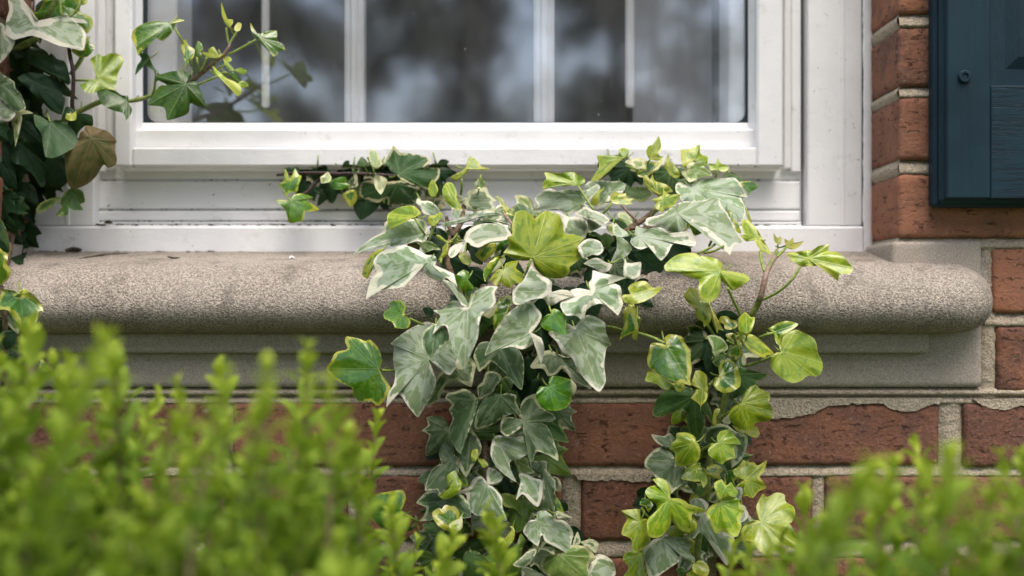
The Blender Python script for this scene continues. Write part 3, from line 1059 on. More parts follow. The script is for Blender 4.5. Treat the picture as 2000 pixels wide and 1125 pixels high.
# traced ivy leaves, plus big dark ones added to black out the left background: kind, layer, leaf base | outline (lobe tips starred); @ lines give plant and photo window
LEAVES = """
@ center 660 440 5
v 3 880,350 | 950,390 965,330 930,290 870,290 780,240 660,195* 570,210 440,250 370,310 345,370 380,460 320,530 275,720* 400,640 640,600 720,520 770,430 820,420 870,490 940,530 1010,540 1060,515 1130,545 1165,600* 1145,530 1125,470 1050,450 960,400
v 2 860,90 | 870,130 830,170 780,155 700,175 600,190 510,210 500,150 400,185 280,230 150,285* 250,190 340,120 430,70 440,40 455,-20 500,-50 640,-60 770,-75* 860,-40 875,20
h 1 440,240 | 455,230 380,240 300,310 265,370 235,480* 290,525* 300,460 290,410 330,390 350,330
v 3 1240,155 | 1240,165 1225,130 1270,50 1330,10 1450,-20 1620,0 1670,50 1705,115* 1600,150 1480,165 1380,215 1310,200 1270,165 1220,200 1170,280 1110,320* 1080,290 1090,230 1150,185
l 1 800,170 | 790,160 880,150 960,190 1000,240* 930,240 850,270* 810,220
y 2 1070,170 | 960,100 990,95 1070,155 1125,155 1085,190 1070,280 975,345* 1020,280 1020,220 1050,175 990,140
y 1 1240,280 | 1180,290 1240,270 1300,330 1280,390* 1220,370 1190,330
h 2 1500,180 | 1380,220 1440,180 1530,170 1550,210 1520,270 1440,340* 1400,350 1340,290 1370,250
d 0 1300,200 | 1250,200 1360,220 1400,300 1415,385* 1310,350 1290,280
g 1 1600,150 | 1540,270 1560,190 1660,130 1650,220* 1590,240
y 3 1620,440 | 1620,430 1640,370 1760,345* 1740,420 1800,470 1810,530* 1770,565 1720,570 1690,610* 1620,590 1590,560 1550,595* 1515,570 1520,545 1480,540* 1540,450 1590,425
g 2 1600,310 | 1640,320 1560,310 1480,410 1440,550* 1420,490 1430,420 1500,340 1560,300
l 1 1600,330 | 1640,320 1600,400 1520,460 1460,470* 1480,420 1560,330
g 2 1265,520 | 1220,435* 1280,460 1290,520 1270,540 1320,590* 1310,630 1240,655* 1180,610 1150,540 1150,490
v 2 1060,560 | 1030,530 1130,570 1200,650 1265,760 1240,825* 1190,730 1120,640 1050,580
v 4 1270,790 | 1275,780 1300,710 1350,640 1450,595 1560,600* 1530,660 1540,750 1490,820 1410,870 1380,960 1365,1100 1290,1270 1235,1400* 1190,1340 1110,1200 1120,1170 1090,1090 1060,990 1000,985 925,1065* 970,940 1000,880 930,830* 1020,830 1060,780 1110,740 1180,740 1215,790 1250,800
g 2 635,875 | 650,870 665,800 620,735* 510,750 505,810 450,850 455,910* 535,950 560,1000* 680,1005 710,940* 680,890
d 1 900,890 | 830,810* 900,800 940,850 900,910 850,870
g 2 1655,850 | 1700,690* 1630,690 1570,750 1520,890* 1530,1030* 1640,900 1670,830 1710,760
l 1 1540,785 | 1550,770 1480,830 1420,870 1480,910* 1540,850
@ center 0 0 1
v 3 1037,650 | 1040,648 1052,632 1058,615 1047,600* 1037,588 1022,590 993,611 972,638 960,660 947,694* 975,683 1000,677 1020,682 1038,675 1048,668 1055,690 1056,712* 1063,685 1058,662 1048,655
v 3 1124,642 | 1105,632 1071,650* 1087,667 1099,688 1118,701 1133,729 1155,754 1171,765* 1183,744 1180,713 1185,679 1194,673* 1183,648 1180,629 1149,615 1130,629 1122,638
w 2 975,675 | 950,667 935,672 925,695 930,712 936,726* 950,715 960,707 970,713 987,729 1003,748 1019,761* 1023,730 1022,700 1010,680 990,668
w 2 930,780 | 932,778 918,764 905,759* 890,765 875,768 870,778* 882,790 877,800 884,818 877,838 881,861 899,886* 911,855 922,826 932,795
@ center 940 440 5
L 4 500,325 | 495,340 400,345 300,320 215,270* 265,200 255,120 300,90 300,0 320,-90 345,-135 430,-145* 500,-90 525,-65 570,-110 640,-140* 760,-100 800,10 815,80 900,90 1005,125* 940,205 1000,290* 900,380 860,410 865,460 810,510* 700,520 600,490 520,410 505,345
v 2 950,220 | 1000,150 1070,130 1160,160 1195,240* 1150,290 1080,290 1000,320 960,270 940,210
m 1 1150,110 | 1050,90 1100,60 1180,100 1210,75 1280,110 1300,180 1245,270* 1190,200 1150,130
v 2 1340,190 | 1330,115 1390,130 1465,210 1450,270 1400,310 1300,350 1260,375* 1285,310 1320,240
v 3 1240,372 | 1270,380 1200,355 1140,320 1080,325 1000,375* 1050,395 1120,430 1180,470* 1250,440 1280,390
v 3 1420,370 | 1405,320 1410,360 1480,370 1560,360* 1555,450 1540,500 1480,525* 1420,505 1390,490 1390,400
v 3 690,655 | 690,650 690,560 650,520 560,480 490,400 440,480 410,540 350,590 305,650* 315,760 370,775 450,740 560,715 610,720 650,780* 700,780 760,745 830,715 910,695* 860,640 770,630
v 3 1065,635 | 1060,630 1050,570 1090,500 1090,440* 1190,470 1310,490 1410,515* 1290,560 1350,590 1370,650 1370,710 1385,770 1335,880* 1260,820 1170,765 1080,790 1020,840 1010,890 970,920* 920,880 830,880 775,800 780,750* 860,720 910,690 870,640 950,615
d 1 1400,540 | 1290,570 1400,520 1500,540 1440,650 1380,680* 1360,600
L 3 1455,685 | 1450,670 1435,610 1490,560 1600,545 1650,590 1680,610 1775,600* 1700,680 1600,740 1490,770 1420,765* 1375,720 1390,680
h 2 1450,800 | 1430,775 1500,780 1515,880 1530,990 1480,1050 1400,1085 1350,1120* 1370,1050 1405,1000 1380,910 1390,840
h 1 1520,930 | 1510,900 1560,910 1540,1000 1530,1060 1510,1125* 1470,1080 1500,1020
v 4 1530,100 | 1480,100 1500,60 1515,5* 1600,35 1750,20 1850,80 1930,95 2020,60 2070,100 2100,180* 2060,210 1990,180 1900,180 1860,200 1820,280 1760,345* 1715,310 1680,220 1630,215 1560,235 1500,215 1455,165*
d 1 1500,260 | 1470,240 1600,250 1700,290 1800,370 1745,470* 1640,390 1560,340 1500,300
d 1 1870,210 | 1850,190 2000,190 2050,260 1900,330* 1790,330
g 4 690,865 | 695,860 685,830 720,815* 800,860 830,930 825,1000 825,1075* 740,1045 650,1030 585,985* 600,910 650,870
@ center 620 620 5
h 2 605,505 | 610,490 630,420 590,290 510,215* 470,230 400,205 285,185* 270,240 290,310 180,340 130,430 90,500* 150,590 260,650 340,690 350,760 410,820 520,815 580,865* 640,830 715,690* 660,590 610,520
v 3 1090,400 | 1150,65 1050,45* 870,130 715,255* 750,280 740,400 760,560 740,660 690,740 675,880* 730,780 810,760 880,860 980,975* 1050,870 1120,740 1160,610 1110,500 1120,455 1160,450 1220,530 1300,560* 1380,450 1390,400 1320,250 1250,150
w 4 1150,85 | 1150,65 1220,90 1290,200 1200,290 1130,370 1115,415* 1050,330 1030,240 1030,150 1080,100
w 2 1330,470 | 1390,470 1480,390 1550,470* 1530,560 1500,680* 1360,620 1240,670 1190,790 1120,850* 1065,850 1120,740 1160,600 1200,540
w 2 1670,580 | 1650,530 1610,640 1560,680 1580,800* 1640,770 1710,730 1740,680 1790,600 1760,540
w 3 1790,755 | 1800,750 1850,740 1940,760 1940,830 1975,900 1990,990* 1930,940 1830,970 1700,1050 1560,1095* 1530,1050 1560,920 1620,800 1690,740
m 1 1800,600 | 1750,720 1800,600 1880,580 1910,640 1880,720* 1800,750
@ center 1000 250 5
y 2 1100,290 | 1130,275 1140,215 1090,190* 1045,210 1030,270 930,265 830,270* 850,350 840,400 770,515* 850,510 870,460 910,460 960,370 1040,320 1110,300
l 1 1240,390 | 1240,410 1300,400 1300,310 1230,290 1130,310* 1105,340 1180,380 1150,410* 1200,430
y 3 1355,295 | 1340,300 1310,240 1330,180 1380,150 1430,80* 1450,130 1460,200 1430,260 1480,280* 1440,315 1380,315
h 2 1340,430 | 1300,330 1300,390 1220,430 1230,470* 1290,480 1400,430 1450,370 1480,300* 1400,330 1330,320
y 3 1560,460 | 1530,250* 1500,300 1490,380 1530,440 1570,485 1630,480* 1640,440 1600,380 1560,330 1530,360 1510,310
y 2 1780,320 | 1650,215* 1730,205 1835,160* 1840,250 1910,280* 1900,370 1800,340 1740,330 1680,390 1655,330
l 3 1790,400 | 1800,330* 1880,330 1870,370 1930,420 1955,465* 1880,475 1830,490 1740,530* 1700,500 1650,430* 1700,400 1720,350
y 3 630,540 | 640,565 700,535 710,500 620,440* 540,430 480,445 380,435 315,435* 335,490 305,530 295,600* 340,550 450,525 500,570 570,560
v 2 710,740 | 750,755 720,740 780,680 860,590* 830,550 740,600 650,610 550,600 430,620 380,590 300,610 220,690* 260,770 190,805* 260,825 400,790 450,790 540,855* 590,825 640,830 700,770
v 1 940,640 | 710,580 770,515* 880,510 980,520 1060,520 1110,560* 1080,630 1020,640 960,690 940,740 820,800* 850,700
y 2 860,640 | 900,590 850,650 850,730 820,765* 770,740 780,690 830,620
y 3 975,715 | 960,680 1000,620 1060,640 1110,640 1120,685 1185,690* 1160,720 1180,740 1080,750 970,730
m 1 1120,580 | 1110,560 1200,585 1290,570 1370,640* 1290,720 1180,710 1120,680 1080,630
y 3 1430,650 | 1440,670 1350,610 1290,540* 1280,480 1310,460 1350,500 1370,450* 1390,510 1440,530 1520,560 1570,620* 1500,650
y 4 1480,700 | 1470,650 1490,615* 1520,640 1550,650 1650,645* 1610,720 1590,770* 1500,790 1465,835* 1430,800 1380,775* 1410,735 1355,700* 1420,680
v 3 720,790 | 720,765 790,800 890,840 955,900* 880,950 810,910 720,880 610,850* 660,800
w 2 750,910 | 740,890 860,945 880,960 760,1010*
v 2 560,870 | 430,820 540,860 650,870 740,920 750,970 720,1060* 700,1070 510,1010 500,930
v 3 1130,1035 | 1010,925* 1060,970 1150,1045 1070,1065 1000,1045 995,990
l 2 980,950 | 920,960* 990,930 1000,1000 990,1050 940,1010
m 1 1010,905 | 950,900 1020,890 1110,930 1150,1040* 1060,970
@ center 1240 300 5
y 2 800,150 | 720,95* 780,100 815,45* 840,95 925,135* 870,180 800,160 740,165
v 3 560,325 | 400,370 400,300 440,280* 460,320 530,310 620,270 720,245 850,240 970,235* 1020,280 1070,350 1100,430* 1040,435 1075,520 1070,620 1035,670* 1000,610 920,560 840,520 760,480 580,470 460,460 430,400
v 4 400,580 | 300,570 390,500 480,465 560,470 680,450 760,425* 830,440 830,470 860,530 900,590 940,660 990,760 1045,850* 1030,885 970,890 930,990* 900,950 870,890 780,810 660,720 580,690 560,650 520,660 480,740 430,795* 360,770 250,720 110,700* 110,640 150,620 240,600
h 2 1050,300 | 1025,285 1090,265 1160,280 1205,330* 1140,370 1110,405* 1080,350
w 1 940,200 | 850,230* 920,180 1000,210 1050,250* 1020,280 960,235
h 3 930,590 | 910,570 940,570 970,640 1010,680 1040,780* 990,760 960,680 920,620
y 3 1200,830 | 1090,640* 1130,670 1200,750 1245,830 1290,900 1335,985* 1260,965 1210,920 1160,850 1090,860* 1030,800 1070,790 1045,720 1045,660
y 1 1085,540 | 1080,520 1110,570 1145,680* 1100,640
g 2 600,715 | 530,690 600,710 690,740* 640,785 580,800*
@ right 1240 300 5
o 3 1395,870 | 1355,775* 1390,820 1425,805* 1435,860 1400,890 1360,850
o 3 1480,895 | 1460,830* 1500,850 1545,820* 1560,870 1650,855* 1590,920 1530,935 1475,910
@ right 1280 450 5
L 4 640,395 | 660,385 660,330 600,280 500,255 410,250 400,225 300,220 190,250 90,340* 110,400 220,415 330,460 425,490 420,560 440,670 500,705* 580,680 640,600 640,500 700,545 760,590* 850,540 925,480* 880,430 750,400
L 4 1485,275 | 1490,190 1530,195 1600,150 1700,140* 1690,200 1780,215 1860,280 1930,370* 1900,420 1800,430 1785,495* 1700,430 1600,350 1540,350 1430,355* 1340,300 1285,225* 1380,210
h 2 440,740 | 345,555* 410,590 430,670 510,710 540,780 540,880 475,945* 470,900 400,850 390,770 320,710 275,640* 300,600
y 2 560,810 | 540,770 580,810 620,890 670,980* 620,970 605,1005* 570,930 545,850
h 2 750,950 | 640,840 700,840* 740,870 800,890 800,940 740,970 680,960 670,920* 620,890
y 3 890,1000 | 880,795* 930,845 970,850 960,920 930,1000 880,1020 820,990 810,900 820,850
@ right 1220 600 5
y 3 1200,285 | 1120,240 1180,270 1240,265 1330,320 1400,390 1465,460* 1385,470 1370,495* 1290,470 1200,400 1150,330 1115,270
g 2 1460,245 | 1390,205* 1420,200 1500,150 1600,135 1695,165* 1650,210 1550,280 1510,375* 1470,330 1450,260
L 4 1535,430 | 1520,435 1510,380 1550,290 1600,245 1680,220* 1760,255 1840,300 1875,360 1890,450 1935,550* 1920,640 1860,680* 1790,670 1720,720 1640,740* 1560,710 1480,650 1425,580* 1430,500 1480,445
h 4 410,375 | 400,360 385,310 430,265 490,268* 560,290 590,350 640,430 645,520 655,600 640,690 645,765* 580,745 480,725 360,670 240,590* 220,520 230,460 255,360* 310,345 370,355
y 3 330,650 | 240,610 320,670 460,740 430,800* 370,800 310,750 200,720* 215,660
h 2 520,750 | 470,740 580,750 575,800 540,830* 495,800
l 3 880,450 | 800,285* 860,270 930,290 970,320 1010,380* 1000,420 950,440 880,475 855,440 850,370 830,310
y 3 760,800 | 690,625* 740,620 800,670 810,760 815,850 790,920 750,960 740,1015* 730,950 650,890* 690,830 700,790 650,750 670,690
h 3 930,670 | 920,660 915,590 950,530 1010,510* 1080,550 1120,630 1135,720* 1120,780 1050,820 970,840* 900,800 865,750* 890,690
m 1 1120,650 | 1060,580 1180,600 1300,630 1390,650* 1370,700 1300,720 1290,760 1180,840 1060,900 1020,980* 1050,900 1130,760 1120,660
h 2 1085,280 | 985,270* 1040,250 1100,270 1090,310 1040,318 1000,300
h 2 1115,330 | 1100,290 1140,330 1140,400 1145,465* 1080,515* 1070,480 1015,470* 1040,400 1090,350
d 1 800,350 | 770,320 830,330 870,480 890,600 860,680* 790,600 765,470
m 1 955,460 | 860,480 960,440 1000,470 940,520 910,585* 860,540
@ right 1180 760 5
m 2 880,60 | 850,-10 950,60 1020,150 1050,240 1065,370* 1030,300 990,260 985,380 950,450 905,490* 840,430 810,340 805,240 760,215 650,240 540,275 480,260* 475,200 510,110 560,40 640,-10 750,-30*
L 4 1330,145 | 1330,140 1345,90 1400,0 1480,-45* 1520,-5 1600,30 1625,80* 1610,130 1650,220* 1640,280 1590,315 1480,330 1450,390 1400,405* 1320,380 1240,320 1215,250* 1240,190 1300,150
y 2 1090,275 | 1060,265 1080,200 1130,190* 1125,230 1095,280 1100,340 1080,370* 1060,330
w 2 670,550 | 690,480 640,430* 590,460 460,440* 500,510 560,550 640,580 690,540
w 3 720,700 | 640,590 580,555* 480,600 400,690* 400,760 470,820 510,870 600,900 640,950 655,1020* 700,980 775,920 780,870 810,790 790,750 700,740
L 4 890,525 | 900,510 880,460 810,425* 710,430 700,490 660,530 640,590* 690,620 690,700 720,755* 820,750 900,720 935,660* 940,600 925,540
y 3 900,770 | 930,715 950,770 1000,850 1005,920 965,965* 950,910 870,900 755,875* 790,800 820,760
L 4 1110,525 | 1100,520 1100,460 1140,410 1230,395* 1260,440 1310,490 1335,540* 1270,555 1275,620 1280,670* 1200,695 1150,735* 1090,700 1020,640* 1020,580 1060,535
w 2 1200,380 | 980,520* 975,460 1010,390 1110,340 1200,350 1280,410 1400,460* 1390,580 1340,690 1240,770* 1270,650 1260,560 1100,540
y 3 1380,400 | 1250,350* 1350,390 1450,400 1490,360 1520,440* 1480,475 1400,450 1300,410
w 2 1210,320 | 1155,300* 1210,260 1240,320 1200,350 1160,330
y 3 1375,890 | 1350,890 1290,860 1255,790* 1310,760 1360,690* 1400,715 1460,715 1500,745 1590,695* 1560,800 1520,860 1570,920 1580,970* 1510,1000 1450,1065* 1390,1040 1350,1050 1360,970 1290,950*
h 2 1040,800 | 980,790 1040,740 1110,740 1165,790* 1130,830 1140,870* 1060,870 1000,840
w 2 870,905 | 810,895 870,900 905,920 905,1040* 850,980 810,930
L 4 1180,965 | 1140,880* 1075,920 1090,1000 1110,1050 1130,1090* 1190,1040 1270,1050 1310,1010* 1280,970 1240,910* 1190,940 1165,900
v 2 1290,970 | 1280,955 1340,960 1355,1010 1320,1090* 1260,1040
@ right 1180 900 5
L 4 640,370 | 650,360 650,290 620,220 560,170 470,180* 510,230 430,260 400,310* 440,370 510,430 500,500 430,560 415,640 440,740* 530,750 600,700 650,620 660,590 720,660 830,700* 860,630 860,525 950,510 1000,490* 930,450 840,430 790,390 720,365
y 4 350,590 | 360,570 355,500 340,470 250,475 165,490* 220,570 185,640 170,720* 260,765 280,870 320,890* 400,840 455,770* 430,700 410,620 420,570 380,565
y 3 850,590 | 860,525 900,580 905,650 870,710* 800,710 700,745* 620,720 640,640 700,640 830,700 850,620
v 3 555,750 | 560,745 600,710* 650,745 740,740 820,770 855,830* 830,880 890,960* 870,1000 800,980 740,905 730,980 620,1060 540,1120 500,1180* 440,1150 410,1030 380,870* 430,820 480,770
y 2 360,910 | 280,870 200,910 185,970* 240,1040 190,1130* 300,1180 400,1170* 420,1100 390,980 370,880
v 2 960,540 | 835,400 880,365 960,370* 1020,430 1000,500 1050,620 1110,700 1180,705 1260,730 1270,800 1250,900 1200,1025* 1120,930 1040,820 1000,760 930,700 880,760 810,740* 900,650 900,560 860,480
L 4 1130,400 | 1120,400 1150,360 1220,335* 1300,370 1340,430 1370,490* 1330,560 1340,650 1300,740* 1230,730 1170,690 1090,710* 1050,640 1030,580 995,520* 1020,460 1080,410
v 1 1350,450 | 1340,430 1380,450 1410,520* 1390,570 1330,600 1330,500
w 1 1100,310 | 1020,390* 1040,330 1090,295 1130,340 1110,400 1060,410
L 4 1520,590 | 1500,580 1480,520 1490,430 1550,320* 1590,355 1680,310 1760,330* 1775,400 1850,450 1865,520* 1830,600 1810,610 1880,720 1970,890* 1850,860 1740,820 1710,870 1570,915* 1500,860 1440,790 1340,780* 1340,680 1390,610 1470,580
y 3 890,1010 | 860,1030 900,985 960,970 1025,1050* 1010,1120 930,1120* 870,1080
g 2 400,440 | 345,430* 370,365 430,375 480,430* 430,505* 400,450
g 1 740,1110 | 700,1060* 760,1035 800,1080 750,1130
y 2 880,1130 | 800,1110* 850,1070 900,1060 910,1120 850,1150
@ center 960 660 5
w 2 590,135 | 560,120 470,150 380,270* 400,300 500,300 550,370* 620,360 690,300 730,310 770,390 870,450 970,500* 960,440 850,330 800,200 700,190 620,140
g 4 560,480 | 555,475 560,400 620,370 720,390 775,410* 775,500 780,600* 730,680 620,710* 500,690 445,610* 430,570 470,480 520,470
w 1 790,440 | 770,410 820,450 830,500 790,570*
d 0 360,200 | 330,190 400,200 440,330 400,420* 330,380
d 1 440,420 | 390,420 480,400 430,540 380,560*
@ center 780 800 5
w 3 1200,120 | 1190,90 1180,20 1190,-60 1240,-120 1330,-155* 1360,-60 1420,0 1500,40 1525,90* 1470,120 1385,125 1440,160 1490,250 1550,440 1545,500* 1450,440 1340,410 1310,490 1270,505* 1240,380 1205,240 1210,185 1170,190 1060,260 990,220* 985,170 1010,80 1100,75
w 2 690,260 | 660,190 740,230 800,350 790,430 710,560 655,660* 600,590 550,490 520,400 530,370 600,300
w 2 510,480 | 480,305 420,340* 385,430 410,530 340,560 280,660 250,790* 370,780 400,830 480,740 580,600 540,440 520,360
m 1 760,220 | 680,200 760,200 960,150 985,210* 930,240 920,290 850,300 770,285
v 3 960,310 | 930,260 1050,260 1130,265 1200,255 1220,320 1250,430* 1190,470 1090,500 1080,560 1110,640 1140,705* 1050,650 950,560 900,470 890,390
y 3 755,475 | 710,400* 760,385 770,440 760,480 720,510 700,450
y 3 785,490 | 770,480 830,490 870,540* 820,570 790,530
L 3 510,770 | 470,640 540,595* 570,650 605,710 600,770 550,840 440,880* 370,825* 450,790 460,700
g 2 585,620 | 570,600 620,620 660,680 670,750* 610,740 590,680
w 2 470,900 | 370,785 270,800 165,910* 260,960 230,1050 190,1090* 320,1080 450,1060 620,1060 700,1050* 690,960 620,840 480,790
v 3 855,725 | 855,700 850,610 880,565 960,600 1010,655* 995,700 950,735 880,740 910,750 960,800 1000,860 1010,960 1050,1085* 950,1060 850,1045 740,1030* 680,970 660,900 650,830 580,820* 590,790 680,750 720,680 800,650
l 2 1160,510 | 1120,500 1240,470 1270,560 1325,610* 1260,630 1170,620 1150,560
v 3 1190,650 | 1165,630 1240,625 1320,670 1390,690 1400,760 1390,870 1350,950* 1280,900 1205,825 1140,885* 1160,800 1190,730
w 2 1400,600 | 1280,510 1380,500 1445,510* 1440,590 1500,670 1525,700* 1520,820 1520,960 1525,1075* 1450,1000 1380,950 1400,850 1400,700 1330,640 1290,570
d 1 1020,690 | 950,740 1030,660 1140,760 1160,800 1100,850* 1000,800
M 2 1020,850 | 1000,820 1130,840 1180,900 1205,980 1195,1040* 1130,970 1020,940
g 0 1535,870 | 1525,850 1570,900 1610,1010* 1530,970
@ center 820 900 5
M 2 1000,410 | 980,390 1090,400 1110,480 1050,560 1010,670 940,700* 890,640 880,540 870,460 960,500
h 3 290,600 | 120,510* 180,460 210,470 250,430 300,440* 350,450 400,530 415,600 350,640 310,690 230,670 150,600
l 4 390,570 | 300,610 370,570 410,540 415,650 370,690 340,725* 320,680 285,640
v 2 700,590 | 520,530 700,560 850,590 885,610* 870,690 820,760 790,830 720,890* 690,800 660,720 560,680 510,640*
y 3 900,665 | 880,640 915,650 930,720 900,800 840,845* 790,800* 850,760 890,700
v 3 1140,580 | 1130,570 1150,500* 1230,490 1330,570 1400,580 1470,640 1500,720* 1480,800 1465,920* 1380,870 1290,820 1220,780 1205,725 1180,740 1155,835* 1090,790 1010,700* 1030,630 1080,580
w 3 1340,520 | 1330,490 1400,510 1500,565* 1400,560 1340,560
M 3 940,850 | 980,710* 960,790 850,860 740,910 630,930* 690,1000 760,1060 860,1125* 960,1140 1000,1030 990,960 1000,860 1030,770
w 4 1110,890 | 1060,880 1130,860 1140,890 1100,970 1040,1030 960,1040 910,1010* 980,950
w 3 1180,850 | 1060,870 1130,840 1220,840 1310,840 1310,915* 1240,880 1150,860
l 3 1360,915 | 1350,890 1450,830 1520,820* 1640,850 1720,950* 1650,1020 1650,1120 1640,1180* 1400,1200 1260,1120 1180,1040* 1180,990 1240,920
v 2 1690,970 | 1720,920 1810,925 1880,980 1910,1060* 1900,1130 1750,1190 1660,1130 1650,1050
w 2 1600,800 | 1580,790 1680,765 1740,800* 1740,850 1710,900 1640,850 1590,820
w 2 1540,800 | 1500,780 1540,690* 1570,800 1500,830
v 2 1020,1070 | 1000,1040 1060,1040 1140,1080 1220,1125* 1160,1180 1010,1160
m 3 520,930 | 440,900 540,880 620,930 700,1010* 640,1060 640,1120* 540,1150 420,1100
m 2 150,630 | 30,620* 100,600 170,620 240,680 180,740* 70,690 40,660
@ center 640 900 5
h 2 715,500 | 720,495 740,450 765,370 740,290* 680,285 600,300 480,330 380,430 340,510* 430,570 490,630 550,675* 620,660 690,640 730,570* 730,520
m 1 865,600 | 850,530 880,560 860,640 800,690 720,685* 830,640 850,590
w 1 900,715 | 800,740* 880,705 960,710 1000,760 900,820
@ sash 520 260 5
g 2 240,480 | 180,350* 210,400 215,445 240,430 280,345* 310,400 345,420* 320,500 300,570 230,580 190,620* 170,560 125,500* 170,470
h 3 240,655 | 240,640 270,600 360,590 455,630* 400,660 480,710 520,750* 440,765 380,770 360,850 230,880* 200,800 180,740 95,670* 130,650 190,665
l 3 615,450 | 530,430 560,410 600,380 635,430 620,475 540,490*
g 2 655,485 | 620,480 680,440 770,430 790,490 820,510* 740,550 640,540
q 3 870,490 | 830,330* 880,380 895,470 890,520 810,540* 860,480 860,400
q 2 855,440 | 870,410 860,480 820,500 800,470*
h 2 810,580 | 740,600 800,560 870,560 890,640 830,725* 790,680 740,610*
m 3 960,325 | 930,230* 980,270 1010,325 900,330 885,300
l 3 1055,335 | 1020,150* 1070,180 1110,240 1135,300 1080,350 1030,330 1005,270 1000,210
q 3 1290,400 | 1240,120* 1290,170 1310,190 1440,200 1590,240* 1600,290 1550,330 1690,340* 1690,420 1660,470 1580,550* 1500,530 1370,480 1280,420 1150,290 1180,240 1210,180
l 4 1075,420 | 1060,410 1130,420 1180,460 1165,520 1120,600* 1070,540 1050,470
q 2 1280,495 | 940,480 1010,460 1100,480 1250,470 1340,470 1400,510 1490,545* 1420,630 1450,690 1330,700 1190,700* 1180,640 1080,680 920,620* 910,550
d 1 980,660 | 850,690 900,650 1000,650 1100,700 1040,780 930,850* 880,800
d 1 1700,390 | 1690,340 1800,350 1860,390* 1770,440 1700,500 1680,640* 1640,480
d 1 1150,700 | 1110,690 1190,690 1195,740 1140,745*
@ center 720 300 5
y 3 950,150 | 980,30* 1050,60 1100,120 1180,145* 1130,165 1000,150 930,210 860,260 800,235* 870,190 940,140
g 2 1080,325 | 1095,200* 1110,250 1140,280 1120,330 1050,340 1035,280 1070,250
y 3 850,450 | 760,285* 820,290 860,370 865,440 910,530* 880,555 800,510 740,440 720,350
y 3 635,420 | 620,250* 660,300 680,360 650,420 600,410 580,340
v 2 540,490 | 480,430* 510,460 600,465 660,510 700,580* 610,605 530,580 500,520 465,480
y 4 455,620 | 500,560 440,510 370,510 280,530 190,590* 180,660 215,740* 290,690 360,620 400,640 450,635 510,590*
y 3 650,690 | 590,610 650,600 710,570* 720,620 640,715 580,670
v 1 840,550 | 810,530 900,540 970,560 870,640* 830,620
w 1 960,445 | 950,430 970,370 1050,345 1150,330* 1180,400 1250,460* 1210,480 1240,560 1150,580 1000,560 940,500 870,470* 880,410
h 2 1380,575 | 1240,415* 1300,440 1340,500 1400,560 1440,600* 1340,600 1310,530
v 3 1150,600 | 720,700 730,725* 800,680 900,685 1000,650 1050,610 1110,660 1200,620 1310,600* 1230,570 1140,555 1000,575 920,610 830,650 760,665
v 2 1270,660 | 1240,650 1340,620 1400,700* 1320,690
b 1 480,890 | 375,890 450,860 500,900 490,940 420,930*
@ left 0 0 5
v 3 370,200 | 360,190 300,110 230,0 180,-50 80,-20* 90,100 60,200 60,330* 130,385 210,370 310,350 420,380 560,440 690,470 815,490* 840,340 800,270 740,210 850,230* 820,195 700,170 630,145 560,190 450,200
h 1 620,60 | 430,0 390,90 330,140* 400,190 560,200 740,220 840,330* 905,260* 890,170 790,120 770,40 740,-30 560,-60
y 2 780,-5 | 720,0 790,50 850,30* 850,-20 760,-30
h 2 830,450 | 850,350 880,420 930,460* 860,550 770,555* 700,500 720,470 820,480
v 4 40,340 | -40,220 40,240 70,330 150,390* 110,490 0,620* -80,560 -80,300
w 4 20,820 | -40,690 50,740 140,800* 150,860 210,930 250,1060* 160,1090 60,1000 -20,930 -60,800
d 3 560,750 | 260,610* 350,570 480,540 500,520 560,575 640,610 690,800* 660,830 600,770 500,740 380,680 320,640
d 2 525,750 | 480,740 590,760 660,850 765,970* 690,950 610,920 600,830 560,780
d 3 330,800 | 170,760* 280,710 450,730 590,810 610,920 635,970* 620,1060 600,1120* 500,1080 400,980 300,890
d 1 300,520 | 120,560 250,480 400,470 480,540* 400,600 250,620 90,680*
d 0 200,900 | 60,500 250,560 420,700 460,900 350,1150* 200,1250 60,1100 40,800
y 2 950,765 | 940,755 890,600 880,580* 950,530 990,530* 1010,550 1080,520 1150,525* 1205,575 1190,640 1150,720 1140,800 1120,880* 1010,870 900,910 830,900* 780,830* 840,800 920,775
k 3 1240,980 | 950,880 1010,870* 1110,880 1190,930 1250,940 1255,1000 1290,1080 1230,1180* 1210,1110 1110,1080 1010,1030 960,950
@ left 0 200 5
v 4 0,60 | -40,-40 60,0 160,90* 100,180 0,170* -60,100
l 4 195,115 | 160,100 210,75 270,80 325,110* 230,110 215,170 190,290 150,430* 130,260 110,180
e 4 490,195 | 480,185 400,135 330,120* 345,220 400,300 420,420 445,530* 530,540 640,490 750,430* 765,380 720,280 640,200 560,170
d 3 180,390 | 170,350 260,370 350,500 420,580 465,640* 440,700 440,800 400,825* 330,720 220,620 120,580 90,480* 110,420
d 2 560,560 | 350,780 480,520 640,490 650,600 660,770* 560,820 420,835*
b 4 890,345 | 840,225* 920,240 985,260 1060,290 1140,380* 1110,430 1140,540 1130,610* 1060,640 1010,610 940,720 850,800 720,850* 665,800 640,640 630,500* 700,450 760,380 780,300 820,270
d 2 790,140 | 780,110 900,130* 905,230 830,230 750,300* 680,250 660,190
y 4 690,140 | 650,110 700,110 740,85* 745,160 700,180 640,160*
d 3 690,100 | 600,150 650,40* 720,70 740,110 640,160
d 2 220,800 | 50,900* 100,780 250,780 340,830 370,985* 230,960 130,950
m 3 585,935 | 350,1050 400,980 520,930 590,930 560,980 440,1060 370,1080*
m 3 700,875 | 620,900 680,840 800,860 830,970* 780,1000 815,1050* 700,1050 660,1010 660,1100 540,1110* 610,1080 590,960
d 1 100,500 | -60,250 80,240 200,350 250,600 200,800* 60,760 -60,600
d 0 300,300 | 150,150 350,100 500,250 520,500 350,600* 200,450
d 0 500,650 | 300,500 500,350 680,500 680,750 550,850* 350,780
@ left 220 0 5
